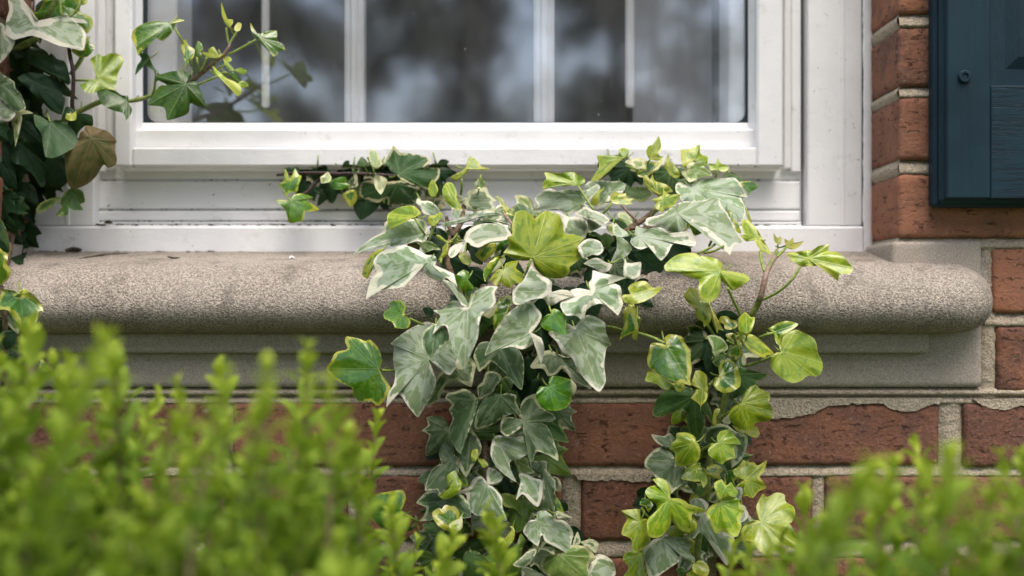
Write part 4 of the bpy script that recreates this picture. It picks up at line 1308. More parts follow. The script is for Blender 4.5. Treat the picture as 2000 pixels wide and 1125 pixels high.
h 3 560,230 | 600,210 650,185 705,205* 625,220 605,275 560,340 490,400* 430,370 420,300 405,380 330,440 265,500 250,550* 220,450 185,375* 200,300 260,250 400,205 520,215
k 3 350,570 | 260,530 310,515 360,550 350,600 290,660 220,735* 240,640 280,580
k 3 430,710 | 290,560 350,555 400,650 455,720* 440,790 410,790 405,700 340,650 280,600
k 4 715,815 | 700,800 760,770 760,720 680,690* 560,700 430,740* 430,775 530,830 460,840 400,920 340,1025* 500,1050 530,1170* 640,1150 740,1100 760,1010 830,1040 915,1050* 905,1000 870,910 830,820 790,795 740,800
h 3 725,590 | 710,385* 750,450 800,480* 790,560 740,610 720,670* 700,580 670,500 670,430
h 3 845,510 | 830,400* 870,430 885,480* 860,500 870,550* 830,560 805,490
y 3 1050,545 | 930,530 940,480 990,455* 1010,520 1080,540 1000,565 920,555 860,500*
y 3 1100,580 | 1080,570 1140,550 1165,590* 1130,620 1190,680* 1140,690 1090,610
y 3 1200,690 | 1190,690 1250,660 1310,690* 1280,730 1220,710
y 4 1030,745 | 975,640* 1030,690 1110,760 1200,800 1250,850 1255,910 1215,940* 1170,860 1080,800 1010,740
y 3 1230,825 | 1220,820 1260,790 1310,810 1325,840* 1270,860 1240,840
g 2 1145,725 | 1130,720 1180,700 1220,740 1240,800* 1160,770
h 3 1430,365 | 1345,220* 1380,290 1430,330 1500,305 1600,300* 1610,400 1660,430 1685,490* 1620,500 1610,530 1570,550* 1500,480 1420,390 1360,320
y 3 1150,265 | 1060,20* 1080,90 1110,180 1170,190 1175,230* 1130,240 1180,290 1120,260 1070,160
y 3 1215,290 | 1220,220* 1260,235 1240,300 1190,300 1185,270
@ corner 0 540 5.627
h 3 215,190 | 205,180 160,155 10,140* 20,180 -20,230 -40,360* 80,370 150,460 240,570 280,690* 350,580 410,480 430,380 475,385* 465,330 400,230 310,160 265,125* 240,150
d 1 80,630 | 0,640 100,590 190,640 150,760 60,800*
d 1 60,880 | 0,900 100,850 200,900 180,1050 60,1100*
h 2 445,935 | 450,910 520,970 580,1040* 520,1110 420,1080
@ corner 0 360 5
h 3 0,720 | -20,620 30,650 80,690* 70,780 110,830* 80,920 0,980* -40,800
m 2 0,410 | -40,320 30,370 80,500 95,650* 50,700 -40,620
"""
# ------------------------------------------------------------------ ivy
PLANTS = {
    'left': thing('ivy_vine', 'dark ivy with a brown dying leaf climbing the left casing, one shoot across the glass', 'ivy', 'ivy growing over the window sill'),
    'corner': thing('ivy_vine', 'small ivy strand with one lime-edged pointed leaf hanging over the left end of the sill', 'ivy', 'ivy growing over the window sill'),
    'sash': thing('ivy_vine', 'dusty dark green ivy sprig squeezed under the bottom rail of the storm window', 'ivy', 'ivy growing over the window sill'),
    'center': thing('ivy_vine', 'big grey-green and cream variegated ivy spilling over the middle of the sill down the bricks', 'ivy', 'ivy growing over the window sill'),
    'right': thing('ivy_vine', 'bright lime green ivy strand hanging down the bricks right of the grey variegated ivy', 'ivy', 'ivy growing over the window sill'),
}
SURF = [(-999, .066), (324, .066), (330, .092), (438, .092), (441, .077), (489, .077), (500, .036), (513, -.003), (530, -.024), (560, -.041), (590, -.051),
        (620, -.050), (640, -.042), (652, -.030), (656, -.016), (690, -.0145), (693, -.004), (3000, -.004)]
SX_, SY_ = [q[0] for q in SURF], [q[1] for q in SURF]
DEP = {
    'center': [(250, .052), (330, .048), (400, .028), (450, .004), (500, -.030), (540, -.056), (600, -.062), (660, -.060), (720, -.046), (800, -.032), (1200, -.022)],
    'right': [(440, .03), (480, -.01), (520, -.045), (560, -.062), (620, -.066), (680, -.052), (740, -.036), (800, -.028), (1200, -.022)],
    'sash': [(250, .058), (330, .058), (350, .072), (420, .070), (470, .05)],
    'left': [(-100, .052), (300, .052), (420, .060), (500, .04)],
    'corner': [(420, .03), (500, -.02), (560, -.058), (640, -.058), (720, -.03), (800, -.02)],
}
LSTEP = {'center': .0165, 'right': .0160, 'sash': .0105, 'left': .0120, 'corner': .012}
TILT = {'v': .50, 'w': .34, 'q': .25, 'l': .40, 'L': .34, 'y': .38, 'o': .3, 'h': .26, 'g': .22, 'k': .30, 'd': .12, 'm': .22, 'M': .3, 'e': .26, 'b': .10}


def closed_spline(pts, tips, n=4):
    m = len(pts)
    out, idx = [], []
    for i in range(m):
        p0, p1, p2, p3 = (np.array(pts[(i + q) % m], float) for q in (-1, 0, 1, 2))
        # tips keep a tight turn: weaken the tangent there
        k1 = .28 if tips[i] else .5
        k2 = .28 if tips[(i + 1) % m] else .5
        t1, t2 = (p2 - p0) * k1, (p3 - p1) * k2
        L = np.linalg.norm(p2 - p1)
        for t_v in (1, 2):
            pass
        for q in (t1, t2):
            l_ = np.linalg.norm(q)
            if l_ > L * 1.1:
                q *= L * 1.1 / l_
        idx.append(len(out))
        for k in range(n):
            t = k / n
            h = (2 * t ** 3 - 3 * t ** 2 + 1, t ** 3 - 2 * t ** 2 + t, -2 * t ** 3 + 3 * t ** 2, t ** 3 - t ** 2)
            out.append(h[0] * p1 + h[1] * t1 + h[2] * p2 + h[3] * t2)
    return np.array(out), idx


RINGS = np.array([.10, .24, .39, .53, .66, .77, .86, .93, .975, 1.0])


def make_leaf(kind, layer, base, pts, tips, plant, rs, petiole=True, d_override=None):
    base = np.array(base, float)
    out, idx = closed_spline(pts, tips)
    n = len(out)
    cen = out.mean(axis=0)
    # pull the base a little inside so that rays do not fold
    base_in = base + (cen - base) * .06
    R = np.sqrt(np.mean(np.sum((out - cen) ** 2, axis=1)))
    tipv = [np.array(p_, float) for p_, t in zip(pts, tips) if t]
    V2 = [base_in]
    rr = [0.0]
    for r in RINGS:
        for q in out:
            V2.append(base_in + (q - base_in) * r)
            rr.append(r)
    V2 = np.array(V2)
    rr = np.array(rr)
    # distance to nearest main vein
    segd, sega, segs = [], [], []
    for tp in tipv:
        d = tp - base_in
        L = np.linalg.norm(d) + 1e-6
        d = d / L
        rel = V2 - base_in
        al = rel @ d
        pe = rel[:, 0] * -d[1] + rel[:, 1] * d[0]
        dist = np.where(al < 0, np.hypot(al, pe), np.where(al > L, np.hypot(al - L, pe), np.abs(pe)))
        segd.append(dist)
        sega.append(al)
        segs.append(pe)
    segd = np.array(segd)
    near = segd.argmin(axis=0)
    cols = np.arange(len(V2))
    vd, al, pe = segd[near, cols], np.array(sega)[near, cols], np.array(segs)[near, cols]
    mm = S * 1000
    # distance to margin
    edge = np.zeros(len(V2))
    diff = V2[:, None, :] - out[None, ::2, :]
    edge = np.sqrt((diff ** 2).sum(axis=2)).min(axis=1)
    edge = np.where(rr >= .999, 0, edge)
    # relief in metres towards the camera
    gy = TILT[kind] * (1 + rs.uniform(-.65, .6))
    gx = rs.uniform(-.45, .45) + (.12 if cen[0] < base[0] else -.12)
    Rm = R * S
    rel = (V2 - cen) * S
    rel_y = np.clip(rel[:, 1], -.05, .05)
    t_ = gx * rel[:, 0] + gy * rel_y
    quilt = np.minimum(vd * S / (Rm * .45 + 1e-6), 1.0)
    t_ += Rm * .17 * (.5 - .5 * np.cos(quilt * math.pi)) * (rr ** .7) * (1 - .55 * rr)
    cup = rs.uniform(-.05, .34)
    t_ -= Rm * cup * rr ** 2.2
    ang = np.arctan2(V2[:, 1] - base_in[1], V2[:, 0] - base_in[0])
    k1 = rs.choice((3, 4, 5))
    t_ += Rm * .12 * rr ** 3 * np.sin(k1 * ang + rs.uniform(0, 6.3)) + Rm * .05 * rr ** 4 * np.sin((k1 * 2 + 3) * ang + rs.uniform(0, 6.3))
    # tips droop back or forward along the lobe
    dro = rs.uniform(-.05, .14)
    t_ -= Rm * dro * (np.clip(al * S / (Rm * 1.4), 0, 1.5) ** 2)
    dd = DEP[plant]
    d0 = np.interp(cen[1], [q[0] for q in dd], [q[1] for q in dd]) - LSTEP[plant] * layer + rs.uniform(-.003, .003)
    if d_override is not None:
        d0 = d_override
    y = d0 - t_
    lim = np.interp(V2[:, 1], SX_, SY_) - .0015 - .0012 * layer
    y = np.where(y > lim, lim - .0006 * np.clip((y - lim) / .01, 0, 2), y)
    verts = [W(a_[0], a_[1], b_) for a_, b_ in zip(V2, y)]
    f = []
    for i in range(n):
        f.append([0, 1 + (i + 1) % n, 1 + i])
    for k in range(len(RINGS) - 1):
        for i in range(n):
            j = (i + 1) % n
            a_ = 1 + k * n
            f.append([a_ + i, a_ + j, a_ + n + j, a_ + n + i])
    area = np.sum(out[:, 0] * np.roll(out[:, 1], -1) - np.roll(out[:, 0], -1) * out[:, 1])
    if area > 0:
        f = [q[::-1] for q in f]
    o = obj('leaf', verts, f, M['leaf_' + kind], PLANTS[plant], smooth=True,
            attrs={'edge': edge * mm, 'vein': vd * mm, 'along': al * mm, 'perp': pe * mm})
    if petiole:
        dirv = base - cen
        l_ = np.linalg.norm(dirv)
        dirv = dirv / l_ if l_ > 4 else np.array([0., -1.])
        L = rs.uniform(22, 40)
        b0 = np.array([*base_in, y[0] + .0007])
        p1 = base + dirv * L * .35
        p2 = base + dirv * L * .6 + np.array([0, -L * .15])
        y1 = min(y[0] + .012, np.interp(p1[1], SX_, SY_) - .001)
        y2 = min(y[0] + .030, np.interp(p2[1], SX_, SY_) + .002)
        path = smooth_path([W(b0[0], b0[1], b0[2]), W(p1[0], p1[1], y1), W(p2[0], p2[1], y2)], 3)
        obj('petiole', *tube(path, .00075, 5), M['petiole'], o, smooth=True)
    return o


off = (0, 0, 1.0, 'center')
rs = random.Random(21)
for line in LEAVES.strip().splitlines():
    if line.startswith('@'):
        _, pl, ox, oy, sc = line.split()
        off = (float(ox), float(oy), float(sc), pl)
        continue
    head, body_ = line.split('|')
    kd, ly, bs = head.split()
    cv_ = lambda q: (off[0] + float(q.split(',')[0]) / off[2], off[1] + float(q.split(',')[1]) / off[2])
    tips = [q.endswith('*') for q in body_.split()]
    pts = [cv_(q.rstrip('*')) for q in body_.split()]
    make_leaf(kd, int(ly), cv_(bs), pts, tips, off[3], rs)

# filler leaves added to the ivy; dark ones stand for shaded gaps and brick
TEMPL = [(0.0, .12), (.22, .02), (.50, .10), (.62, .30, 1), (.45, .42), (.52, .70, 1), (.28, .66), (.18, .85), (0, 1.15, 1), (-.18, .85), (-.28, .66), (-.52, .70, 1),
         (-.45, .42), (-.62, .30, 1), (-.50, .10), (-.22, .02)]
fill = [('center', q) for q in [(870, 470), (930, 470), (990, 500), (1060, 560), (1130, 520), (1190, 540), (1230, 500), (1290, 480), (900, 610), (960, 620), (1010, 660),
                                (1080, 690), (1130, 660), (900, 700), (970, 730), (1040, 770), (930, 830), (990, 870), (1040, 900), (900, 930), (960, 970), (1020, 1000),
                                (900, 1040), (1060, 1050), (980, 1080), (1110, 1100), (1190, 330), (1240, 350), (1310, 360), (1360, 380), (870, 1000), (1000, 800), (850, 1060), (900, 1100), (940, 1110), (1030, 1110), (1080, 1000), (860, 950), (950, 900), (1050, 850), (1010, 930), (890, 880), (1150, 1090)]] + \
       [('right', q) for q in [(1390, 650), (1430, 690), (1380, 720), (1420, 780), (1390, 860), (1350, 900), (1400, 960), (1340, 1010), (1390, 1060), (1440, 740), (1360, 800), (1440, 850), (1320, 950), (1300, 1060), (1400, 1010), (1350, 1090), (1420, 920), (1290, 1000), (1390, 690)]] + \
       [('left', q) for q in [(30, 120), (70, 170), (40, 230), (90, 250), (30, 300), (70, 330), (110, 300), (30, 370), (90, 370), (110, 30), (20, 40), (60, 60)]] + \
       [('corner', q) for q in [(10, 650), (20, 690), (10, 610)]] + \
       [('left', q) for q in [(8, 400), (28, 430), (5, 455), (36, 470), (14, 490), (40, 395)]] + \
       [('sash', q) for q in [(660, 360), (700, 375), (820, 345), (780, 365), (850, 400), (690, 345), (740, 350), (800, 370), (840, 380), (760, 390), (620, 345)]]
rs2 = random.Random(77)
fill += [('left', (rs2.uniform(-110, -30), rs2.uniform(330, 620))) for _ in range(16)] + [('left', (rs2.uniform(-260, -20), rs2.uniform(-330, 480))) for _ in range(46)] + [('left', (rs2.uniform(-20, 70), rs2.uniform(-330, -40))) for _ in range(14)]  # unseen leaves added left and above to shade casing and jamb
fill += [('center', (rs2.uniform(860, 1270), rs2.uniform(500, 640)), 'd') for _ in range(16)] + [('center', (rs2.uniform(920, 1110), rs2.uniform(620, 760)), 'd') for _ in range(10)]  # dark leaves added so the sill behind the ivy looks shaded
fill += [('left', (rs2.uniform(-15, 28), 90 + 24 * k), 'd', rs2.uniform(.022, .05)) for k in range(17)] + [('left', (rs2.uniform(-80, -48), 60 + 30 * k), 'd', rs2.uniform(-.10, -.02)) for k in range(15)]  # dark leaves over shaded jamb brick; outer ones added unseen to shade it
fill += [('left', (rs2.uniform(-12, 6), 270 + 22 * k), 'd', .014) for k in range(9)]  # dark leaves stand in for shade on the jamb brick
fill += [('sash', (570 + 24 * k, 338 + rs2.uniform(-2, 5)), 'd', rs2.uniform(.066, .082)) for k in range(13)]  # tiny dark leaves added to fill the black gap under the sash
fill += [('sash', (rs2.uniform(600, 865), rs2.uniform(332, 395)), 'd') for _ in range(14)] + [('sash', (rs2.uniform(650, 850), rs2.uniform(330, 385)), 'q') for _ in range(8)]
fill += [('center', (rs2.uniform(845, 1090), rs2.uniform(770, 1120)), rs2.choice('wwmwM')) for _ in range(36)]
fill += [('center', (rs2.uniform(870, 1330), rs2.uniform(425, 500)), rs2.choice('wvlml')) for _ in range(14)]
fill += [('right', (rs2.uniform(1300, 1450), rs2.uniform(680, 1110)), rs2.choice('wmyhw')) for _ in range(14)]
for pl, (cx, cy), *fk in fill:
    ang = rs.uniform(-1.0, 1.0)
    sc = rs.uniform(20, 30) if pl == 'sash' and len(fk) > 1 else rs.uniform(34, 46) if pl == 'sash' else rs.uniform(48, 76) if fk and fk[0] != 'd' else rs.uniform(48, 78)
    pts, tips = [], []
    for q in TEMPL:
        x, y = q[0] * sc * rs.uniform(.9, 1.1), q[1] * sc * rs.uniform(.92, 1.08)
        pts.append((cx + x * math.cos(ang) - y * math.sin(ang), cy + x * math.sin(ang) + y * math.cos(ang) - sc * .5))
        tips.append(len(q) > 2)
    base = (cx - .18 * sc * math.sin(ang), cy + .18 * sc * math.cos(ang) - sc * .5)
    dd = DEP[pl]
    dep = np.interp(cy, [q[0] for q in dd], [q[1] for q in dd]) + rs.uniform(.006, .016)
    if pl == 'left' and (cx < -10 or cy < -35):
        dep = rs.uniform(-.09, .0)
    if len(fk) > 1:
        dep = fk[1]
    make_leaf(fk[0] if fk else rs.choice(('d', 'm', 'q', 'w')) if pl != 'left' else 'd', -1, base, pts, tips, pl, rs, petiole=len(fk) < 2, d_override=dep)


# stems: plant, part name, material, radius start mm, radius end mm, photo points with depth offsets (layer units)
def stem(pl, mat, r0, r1, pts, layer=0.5, name='stem'):
    dd = DEP[pl]
    P3 = []
    for q in pts:
        d = np.interp(q[1], [a_[0] for a_ in dd], [a_[1] for a_ in dd]) - LSTEP[pl] * (q[2] if len(q) > 2 else layer)
        d = min(d, np.interp(q[1], SX_, SY_) - r0 * .0006)
        P3.append(W(q[0], q[1], d))
    path = smooth_path(P3, 5)
    n = len(path)
    rad = [(r0 + (r1 - r0) * i / (n - 1)) * .001 * (1 + .12 * mnoise.noise(Vector(p_) * 220)) for i, p_ in enumerate(path)]
    obj(name, *tube(path, rad, 8), M[mat], PLANTS[pl], smooth=True)


stem('center', 'woody', 2.6, 3.2, [(1300, 396), (1278, 412), (1258, 428), (1236, 442), (1215, 456), (1180, 476, -1), (1120, 510, -3), (1070, 545, -3), (1020, 590, -3), (985, 650, -3)], .6)
stem('center', 'woody', 2.4, 3.4, [(906, 402), (900, 436), (886, 456), (876, 475), (873, 505), (880, 530, 0), (905, 590, -1), (935, 660, -1), (950, 740, -1), (945, 850, -1), (955, 960), (970, 1060), (975, 1160)], .7)
stem('center', 'woody', 1.6, 2.6, [(872, 424), (876, 440), (884, 456), (886, 462)], 1.0)
stem('center', 'woody', 1.8, 1.3, [(1228, 446), (1262, 446), (1290, 440), (1320, 430)], .8)
stem('center', 'pinkstem', 1.0, 1.4, [(1213, 400, 2), (1228, 416, 1.5), (1243, 431, 1.0)], name='petiole')
stem('center', 'pinkstem', 1.1, 1.3, [(982, 414, 2.2), (992, 428, 2.4), (1004, 442, 2.4)], name='petiole')
for a_ in ([(810, 426, 4), (820, 443, 3.6), (831, 460, 2.4)], [(901, 350, 2.6), (902, 365, 2.2), (900, 380, 1.6)], [(845, 443, 2.6), (842, 457, 2.2), (838, 470, 1.6)],
           [(1130, 364, 3), (1146, 390, 3.2), (1160, 411, 3)], [(1194, 398, 3), (1186, 408, 2.8), (1177, 418, 2.4)], [(1282, 407, 4), (1276, 418, 3), (1272, 424, 2)],
           [(1394, 460, 3), (1390, 470, 2.4), (1385, 480, 1.6)], [(1406, 468, 3), (1390, 482, 2.6), (1362, 496, 2)], [(1414, 480, 3), (1395, 490, 2.5), (1375, 495, 2)],
           [(1400, 332, 2), (1399, 341, 1.8), (1397, 348, 1.5)], [(1038, 506, 4), (1032, 520, 3.5), (1026, 538, 2.5)], [(742, 723, 2), (760, 724, 1.8), (780, 722, 1.2)],
           [(800, 622, 2), (812, 628, 1.8), (826, 634, 1.2)], [(783, 1001, 2), (800, 1010, 1.8), (816, 1019, 1.2)], [(1350, 472, 2), (1355, 478, 1.6), (1340, 486, 1.2)],
           [(1182, 637, 2), (1200, 640, 1.6), (1218, 646, 1.2)], [(860, 515, 1), (864, 500, 1.2), (868, 492, 1.0)], [(1222, 324, 1.5), (1236, 328, 1.8), (1246, 332, 2)]):
    stem('center', 'petiole', 1.15, 1.15, a_, name='petiole')
stem('right', 'greenstem', 1.3, 2.0, [(1517, 488, 3), (1514, 500, 3), (1505, 515, 2.8), (1499, 528, 2.6)], name='stem')
stem('right', 'pinkstem', 2.2, 2.7, [(1513, 502, 3), (1499, 528, 2.6), (1493, 550, 2.3), (1487, 575, 1.9), (1484, 584, 1.7)])
stem('right', 'greenstem', 2.8, 3.2, [(1485, 582, 1.7), (1478, 598, 1.3), (1469, 615, 1.0), (1450, 655, .4), (1432, 710, .4), (1418, 770, .4), (1398, 840, .4), (1385, 910, .5), (1378, 980, .5), (1365, 1050, .5), (1355, 1160, .5)])
for a_ in ([(1534, 484, 3), (1526, 494, 3), (1517, 502, 3)], [(1485, 490, 3), (1487, 510, 2.8), (1493, 530, 2.6)], [(1563, 521, 4), (1545, 548, 3.4), (1520, 570, 2.6), (1489, 586, 1.8)],
           [(1421, 563, 4), (1434, 590, 3), (1447, 617, 2)], [(1246, 650, 2.2), (1272, 658, 3), (1297, 670, 4)], [(1508, 696, 4), (1480, 708, 3), (1452, 716, 1.6)],
           [(1384, 753, 2.6), (1392, 745, 2.2), (1400, 738, 2.2)], [(1484, 659, 2), (1496, 654, 2.2), (1510, 650, 2.2)], [(1369, 880, 2.6), (1380, 874, 3.0), (1392, 868, 3.6)],
           [(1404, 818, 2), (1416, 810, 2.6), (1432, 800, 3.4)], [(1394, 950, 1), (1380, 962, 1), (1366, 974, .6)], [(1252, 992, 2), (1262, 1006, 2), (1268, 1012, 1.4)],
           [(1381, 634, 2), (1388, 645, 1.6), (1394, 655, 1)], [(1432, 652, 2), (1436, 665, 2), (1440, 680, 1.5)], [(1420, 665, 1.5), (1430, 672, 1.4), (1440, 676, 1)]):
    stem('right', 'petiole', 1.25, 1.25, a_, name='petiole')
# left ivy: main shoot across the glass and the thick stems at the jamb
stem('left', 'greenstem', 2.6, 2.0, [(110, 245, 1), (148, 222, 1.6), (175, 208, 2), (200, 198, 2.2), (228, 197, 2.4), (256, 197, 2.4), (280, 192, 2.4), (297, 186, 2.4)])
stem('left', 'greenstem', 1.5, 1.1, [(296, 188, 2.4), (301, 176, 2.6), (303, 160, 2.8), (306, 145, 3)], name='petiole')
stem('left', 'woody', 2.2, 2.2, [(297, 187, 2.4), (325, 185, 1.8), (352, 176, 1.8), (378, 156, 2.2), (395, 142, 2.4), (412, 128, 2.6)])
stem('left', 'pinkstem', 2.2, 1.3, [(400, 138, 2.4), (420, 121, 2.6), (436, 108, 2.8), (446, 94, 3), (449, 84, 3)])
stem('left', 'petiole', 1.3, .9, [(448, 86, 3), (455, 74, 3), (463, 61, 3)])
for a_ in ([(446, 84, 3), (444, 70, 3), (442, 54, 3)], [(342, 56, 3), (350, 69, 3), (358, 83, 2.8), (366, 100, 2.6), (374, 130, 2.4)], [(425, 149, 4), (405, 158, 3.6), (386, 166, 2.6)],
           [(500, 78, 3.2), (475, 92, 3), (446, 107, 2.8)], [(358, 134, 3), (356, 140, 3), (360, 146, 2.6)], [(384, 112, 3), (386, 124, 3), (388, 134, 2.6)],
           [(404, 112, 3), (398, 128, 2.8), (390, 140, 2.5)], [(420, 110, 3), (421, 122, 2.8), (419, 130, 2.6)], [(440, 127, 3), (430, 132, 2.8), (420, 138, 2.5)],
           [(186, 157, 2.2), (166, 157, 2.2), (146, 157, 1.4)], [(445, 142, 3), (430, 143, 2.8), (412, 140, 2.6)]):
    stem('left', 'petiole', 1.15, 1.15, a_, name='petiole')
stem('left', 'darkstem', 1.9, 2.2, [(134, 90, 2), (138, 115, 2.2), (143, 140, 2.3), (143, 175, 2.2), (141, 205, 2), (146, 225, 1.6), (152, 240, 1.2)])
stem('left', 'greenstem', 2.6, 3.0, [(113, -20, 2), (106, 5, 2), (98, 22, 2), (90, 38, 1.6), (84, 60, 1.2)])
stem('left', 'greenstem', 3.2, 3.6, [(75, 74, 1.4), (55, 84, 1.6), (30, 97, 1.6), (5, 110, 1.4), (-40, 130, 1)])
stem('left', 'petiole', 1.3, 1.3, [(116, -10, 2), (118, 12, 2.2), (120, 30, 2.4)], name='petiole')
stem('left', 'petiole', 1.8, 1.5, [(158, -8, 2.4), (153, 14, 2.6), (146, 24, 2.6), (136, 32, 2.8)], name='petiole')
stem('left', 'petiole', 2.4, 2.0, [(161, 108, 1.4), (156, 120, 1.4), (148, 132, 1.2), (138, 145, 1)], name='petiole')
stem('left', 'woody', 3.5, 3.5, [(40, -40, 0), (50, 80, 0), (60, 200, 0), (45, 320, 0), (30, 420, 0), (10, 520, 0)])
stem('corner', 'woody', 2.6, 2.2, [(-30, 470, 0), (-5, 540, .5), (8, 600, .5), (10, 680, .3), (5, 760, .3)])
stem('corner', 'petiole', 1.2, 1.2, [(38, 573, 3), (25, 585, 2.2), (10, 600, 1)], name='petiole')
stem('sash', 'darkstem', 1.8, 1.6, [(575, 392, 1), (600, 375, 1), (622, 352, .6), (660, 340, .4), (720, 340, .4), (790, 345, .4), (860, 350, .4)])
stem('sash', 'darkstem', 1.4, 1.4, [(540, 342, .4), (580, 338, .3), (640, 338, .3), (700, 342, .4)])

# ------------------------------------------------------------------ boxwood shrubs in the foreground
EnvL = [(-700, 640), (-300, 640), (-60, 660), (0, 690), (60, 655), (110, 720), (185, 695), (225, 700), (300, 790), (350, 765), (430, 745), (520, 742), (600, 700), (645, 775), (690, 880), (735, 830), (765, 1010), (880, 1060),
        (955, 1010), (985, 1090), (1010, 1200)]
EnvR = [(1370, 1190), (1430, 1085), (1500, 1065), (1570, 975), (1680, 940), (1740, 930), (1795, 885), (1850, 930), (1960, 905), (2000, 910), (2200, 860), (2600, 880)]


def leaf_template():
    prof = [(0.0, .10), (.18, .38), (.45, .82), (.72, 1.0), (.91, .66), (1.0, .12)]
    v, f = [], []
    for (t, w) in prof:
        z = .10 * math.sin(math.pi * t) - .16 * t * t
        v += [(-.5 * w, t, z + .10 * w), (0, t, z), (.5 * w, t, z + .10 * w)]
    for i in range(len(prof) - 1):
        for j in range(2):
            q = i * 3 + j
            f.append([q, q + 1, q + 4, q + 3])
    return np.array(v), f


LT, LF = leaf_template()


def sprig_leaves(tip, axis, length, rr_, size):
    """leaf frames of one shoot: list of (origin, dir, normal, length, width, young)"""
    axis = axis.normalized()
    a_ = axis.cross(Vector((rr_.uniform(-1, 1), rr_.uniform(-1, 1), .2))).normalized()
    b_ = axis.cross(a_)
    out = []
    n = max(5, int(length / .0095))
    for i in range(n):
        t = i / max(1, n - 1)          # 0 tip
        o_ = tip - axis * length * t
        q = (i % 2) * math.pi / 2 + rr_.uniform(-.3, .3)
        for s_ in (0, math.pi):
            d = a_ * math.cos(q + s_) + b_ * math.sin(q + s_)
            open_ = .26 + .34 * min(1, t * 1.5)
            dirv = (axis * (1.1 - open_ * .6) + d * open_ + Vector((0, 0, rr_.uniform(-.08, .12)))).normalized()
            nrm = (axis - dirv * axis.dot(dirv)).normalized()
            sz = size * (.72 + .38 * min(1, t * 3)) * rr_.uniform(.82, 1.15)
            young_lit = max(.12, 1 - t * .85) * rr_.uniform(.7, 1.0)
            out.append((o_, dirv, nrm, sz, sz * rr_.uniform(.38, .48), young_lit))
    return out


